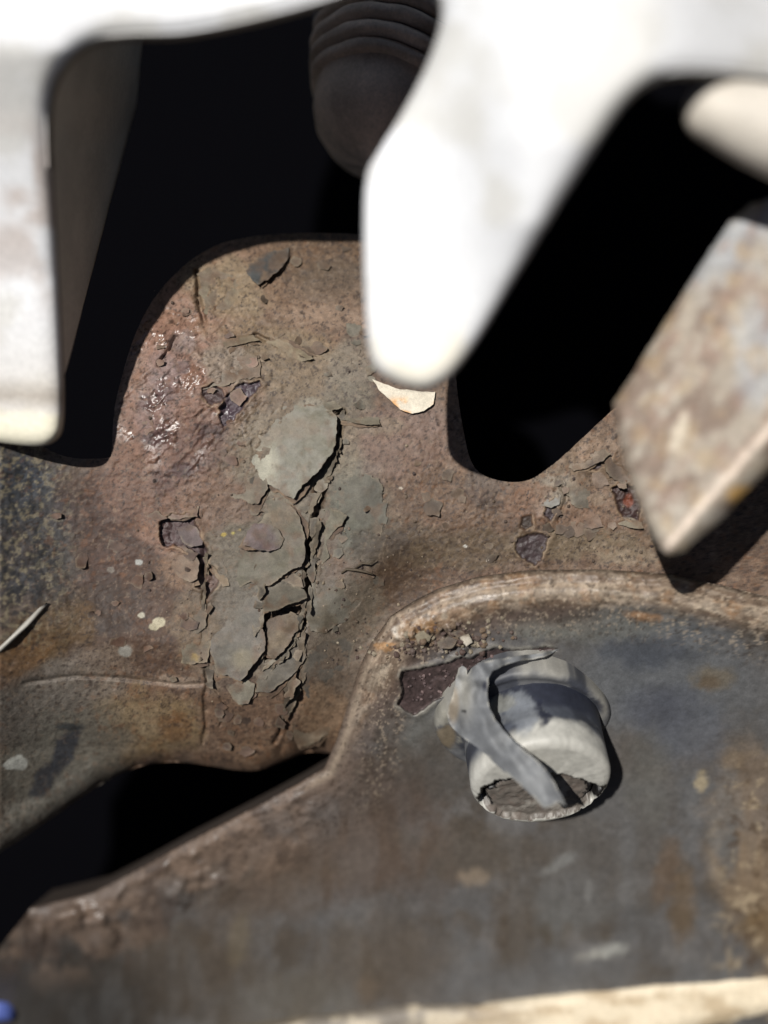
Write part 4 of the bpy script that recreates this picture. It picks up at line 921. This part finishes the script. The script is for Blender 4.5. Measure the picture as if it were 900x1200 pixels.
def bk_col(u, v, d):
    col = np.empty(u.shape+(3,)); col[...] = bk_alb((164, 153, 138))
    a = u*.55-v*.83; c = u*.83+v*.55
    n = fbm(c*1.6, a*.6, 34, 5, 463, .6); col = lerp3(col, bk_alb((118, 98, 84)), sst(.45, .62, n)*.85)
    col = lerp3(col, bk_alb((186, 178, 164)), sst(.55, .7, fbm(c*1.8, a*.6, 26, 5, 464, .6))*.8)
    col = lerp3(col, bk_alb((164, 170, 176)), .8*sst(330, 250, v+.5*(u-880)+80*(fbm(u, v, 30, 3, 465)-.5)))
    col = lerp3(col, bk_alb((170, 176, 182)), .5*sst(1.1, .6, np.hypot((u-890)/40, (v-420)/70)+.8*(fbm(u, v, 30, 4, 466)-.5)))
    col = lerp3(col, bk_alb((176, 150, 110)), .4*sst(.54, .7, fbm(u, v, 22, 4, 467)))
    col = lerp3(col, bk_alb((146, 118, 102)), .5*sst(.56, .7, fbm(c*1.4, a*.6, 20, 4, 468)))
    m = np.hypot(((u-797)*.3+(v-505)*-.95)/30, ((u-797)*.95+(v-505)*.3)/9); col = lerp3(col, bk_alb((214, 202, 182)), .8*sst(1.2, .7, m+.4*(fbm(u, v, 12, 3, 469)-.5)))
    e = ((u-780)*0.75+(v-642)*0.66); col = lerp3(col, bk_alb((250, 232, 214)), .95*np.exp(-((e-1)/5)**2))
    col = lerp3(col, bk_alb((206, 160, 84)), .8*sst(1.1, .6, np.hypot((u-872)/24, (v-580)/12)+.5*(fbm(u, v, 12, 3, 470)-.5)))
    col = lerp3(col, bk_alb((190, 184, 174)), .6*sst(1.2, .6, np.hypot((u-838)/22, (v-606)/14)))
    return col
def bk_back(u, v, x, y, z):
    return np.stack([x+4.5+0.10*(z-23), y+2.6, z-10], -1)
block = thing('corroded_block', 'rusty pale steel block with a bright chipped edge, at the right edge of the view', 'block', world_pt(850, 450, 20))
sheet('block_body', BK, bk_z, M_RUST, block, 3, bk_col, .6, .5, 4, 5, 9, back=bk_back, edge_tint=(92, 76, 64))

# ------------------------------------------------------------------ blurred pale rod end, upper right
rod = thing('rod_end', 'blurred rounded tip of a cream rod, at the upper right under the bracket', 'rod', world_pt(850, 135, 36))
p0 = Vector(world_pt(838, 130, 35)); p1 = Vector(world_pt(1040, 196, 34.5)); ra = (p1-p0).normalized()
r1 = Vector((0, 0, 1)); r1 = (r1-ra*r1.dot(ra)).normalized(); r2 = ra.cross(r1)
pr = [(2.6*math.sin(a), -2.6*math.cos(a)) for a in np.linspace(.02, 1.5, 9)]+[(3.0, 1.5), (3.5, 4), (4.0, 8), (4.2, 16)]
lathe('rod_tip', pr, rod, M_WHITE, lambda x, y, h, r, t: np.broadcast_to(np.array((.50, .46, .40)), x.shape+(3,))*(1+.4*(fbm(h*10, t*10, 12, 3, 480)-.5))[..., None], None, .6, 40, p0, (r1, r2, ra))

# ------------------------------------------------------------------ cream ledge along the bottom
LG = [(230, 1216), (340, 1198), (450, 1182), (500, 1177), (560, 1178), (600, 1171), (640, 1165), (700, 1158), (760, 1150), (830, 1143), (900, 1134), (1120, 1106), (1120, 1158), (960, 1178), (900, 1187), (850, 1196), (800, 1208), (700, 1228), (500, 1252), (300, 1270)]
def lg_z(u, v):
    d = np.clip(-sdist(LG, u, v), 0, 16)/16.
    return -30+.004*(u-600)-1.6*(1-np.sqrt(np.clip(1-(1-d)**2, 0, 1)))+.5*(fbm(u, v, 30, 4, 490)-.5)
def lg_col(u, v, d):
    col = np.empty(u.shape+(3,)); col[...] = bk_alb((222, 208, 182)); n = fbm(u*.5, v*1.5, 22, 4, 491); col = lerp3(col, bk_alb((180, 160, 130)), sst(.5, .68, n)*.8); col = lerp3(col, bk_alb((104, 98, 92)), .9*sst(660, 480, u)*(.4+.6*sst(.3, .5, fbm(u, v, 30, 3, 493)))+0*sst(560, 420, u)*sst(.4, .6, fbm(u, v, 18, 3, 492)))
    return col
ledge = tag(sheet('pale_ledge', LG, lg_z, M_PLATE, None, 4, lg_col, .6, .8, 5, 6, 12, edge_tint=(150, 136, 112), loc=world_pt(700, 1190, -31)), 'blurred cream metal ledge slanting along the bottom edge of the view', 'ledge')

# ------------------------------------------------------------------ dark rubber bushing deep in the shadow at the top
bush = thing('rubber_bushing', 'dark ribbed rubber bushing hanging in the deep shadow at the top', 'bushing', world_pt(430, 60, -12))
b0 = Vector(world_pt(440, 186, -14)); ba = Vector((0.27, .95, -.22)).normalized()
b1 = Vector((1, 0, 0)); b1 = (b1-ba*b1.dot(ba)).normalized(); b2 = ba.cross(b1)
kb = lambda x, y, h, r, t: np.broadcast_to(np.array((.60, .45, .35)), x.shape+(3,))*(1+1.3*(fbm(t*30, h*10, 16, 5, 500, .6)-.5))[..., None]
lathe('bushing_cup', [(.05, -1.5), (3.7, -1.1), (6.6, 0.2), (8.8, 2.4), (9.9, 5.0), (10.4, 8.7)], bush, M_RUBBER, kb, None, .7, 72, b0, (b1, b2, ba))
for k, (hh, rr) in enumerate([(8.8, 11.4), (10.8, 12.1), (13.0, 12.6), (15.4, 12.9)]):
    lathe('rib', [(rr-1.4, hh-.9), (rr-.3, hh-.8), (rr, hh), (rr-.3, hh+.7), (rr-1.4, hh+.9)], bush, M_RUBBER, kb, lambda R, Hh, T: (R*(1+.07*(fbm(np.cos(T)*30+Hh, np.sin(T)*30, 9, 4, 501)-.5)), Hh+.9*(fbm(np.cos(T)*30, np.sin(T)*30+Hh, 16, 4, 502)-.5)), .7, 72, b0, (b1, b2, ba))
lathe('bushing_sleeve', [(9.5, 8.4), (9.7, 15.8), (13.2, 16.6), (14.2, 19.3), (14.2, 60)], bush, M_RUBBER, lambda x, y, h, r, t: np.broadcast_to(albedo((130, 126, 134)), x.shape+(3,)), None, .7, 72, b0, (b1, b2, ba))

# ------------------------------------------------------------------ small loose things
def tube(pts, rad, k=6):
    P = [Vector(p) for p in pts]; V_, F_ = [], []
    for i, p in enumerate(P):
        t = (P[min(i+1, len(P)-1)]-P[max(i-1, 0)]).normalized(); a = t.orthogonal().normalized(); b = t.cross(a)
        r = rad[i] if isinstance(rad, (list, tuple)) else rad
        V_ += [p+(a*math.cos(6.283*j/k)+b*math.sin(6.283*j/k))*r for j in range(k)]
    for i in range(len(P)-1):
        F_ += [(i*k+j, i*k+(j+1) % k, (i+1)*k+(j+1) % k, (i+1)*k+j) for j in range(k)]
    F_.append(tuple(range(k))[::-1]); F_.append(tuple((len(P)-1)*k+j for j in range(k)))
    return [tuple(v) for v in V_], F_
def on_base(u, v, dz): return world_pt(u, v, float(base_z(u, v)[0])+dz)
V1, F1 = tube([on_base(400, 672, .2), on_base(406, 667, .35), on_base(418, 668, .5), on_base(428, 670, .6), on_base(437, 673, .8)], [.1, .16, .18, .16, .1])
V2, F2 = tube([on_base(416, 666, .4), on_base(424, 660, .7), on_base(432, 661, .9), on_base(440, 656, .8)], [.08, .12, .1, .06])
tag(mesh_obj('dry_twig', V1+V2, F1+[tuple(i+len(V1) for i in f) for f in F2], M_FLAKE, None, np.broadcast_to(albedo((92, 80, 64)), (len(V1+V2), 3)), .7, loc=on_base(418, 668, 0)), 'tiny dry forked twig lying on the casting right of the paint flakes', 'twig')
Vs, Fs = tube([on_base(-12, 772, .3), on_base(8, 754, .45), on_base(30, 732, .45), on_base(48, 714, .4), on_base(55, 707, .3)], [.25, .28, .3, .26, .15])
tag(mesh_obj('pale_splinter', Vs, Fs, M_WHITE, None, np.broadcast_to(albedo((200, 196, 186)), (len(Vs), 3)), .5, loc=on_base(25, 735, 0)), 'thin pale splinter lying on the casting at the left edge', 'splinter')
# blue cap at the lower left corner, modelled after a blue reflection
disc = thing('blue_disc', 'small blurred blue reflection cap in the lower left corner', 'disc', world_pt(-2, 1186, -33))
lathe('disc_top', [(2.6, -1), (2.6, .6), (2.1, 1.1), (.05, 1.3)], disc, M_WHITE, lambda x, y, h, r, t: np.broadcast_to(np.array((.07, .10, .30)), x.shape+(3,)), None, .35, 24, Vector(world_pt(-2, 1186, -33)), (Vector((1, 0, 0)), Vector((0, .55, .83)), Vector((0, -.83, .55))))

# ------------------------------------------------------------------ dark hollow behind everything
fl = mesh_obj('cavity_floor', [(-260, -260, -75), (260, -260, -75), (260, 260, -75), (-260, 260, -75)], [(0, 1, 2, 3)], M_VOID, None, np.broadcast_to(np.array((.0018, .0018, .0024)), (4, 3)), .9, loc=(0, 0, -75))  # near-black tint stands in for the hollow's deep shade
fl['kind'] = 'structure'

# unseen dark walls, added beside the view to block sky light and deepen shadows
def slab(name, x0, x1, y0, y1, z0, z1):
    v = [(x, y, z) for z in (z0, z1) for y in (y0, y1) for x in (x0, x1)]
    f = [(0, 2, 3, 1), (4, 5, 7, 6), (0, 1, 5, 4), (2, 6, 7, 3), (0, 4, 6, 2), (1, 3, 7, 5)]
    o = mesh_obj(name, v, f, M_VOID, None, np.broadcast_to(np.array((.03, .028, .026)), (8, 3)), .9, False, loc=((x0+x1)/2, (y0+y1)/2, z0)); o['kind'] = 'structure'
slab('sky_block_wall', 112, 118, -124, 130, -75, 230)
slab('sky_block_wall', -140, 112, -124, -118, -75, 230)
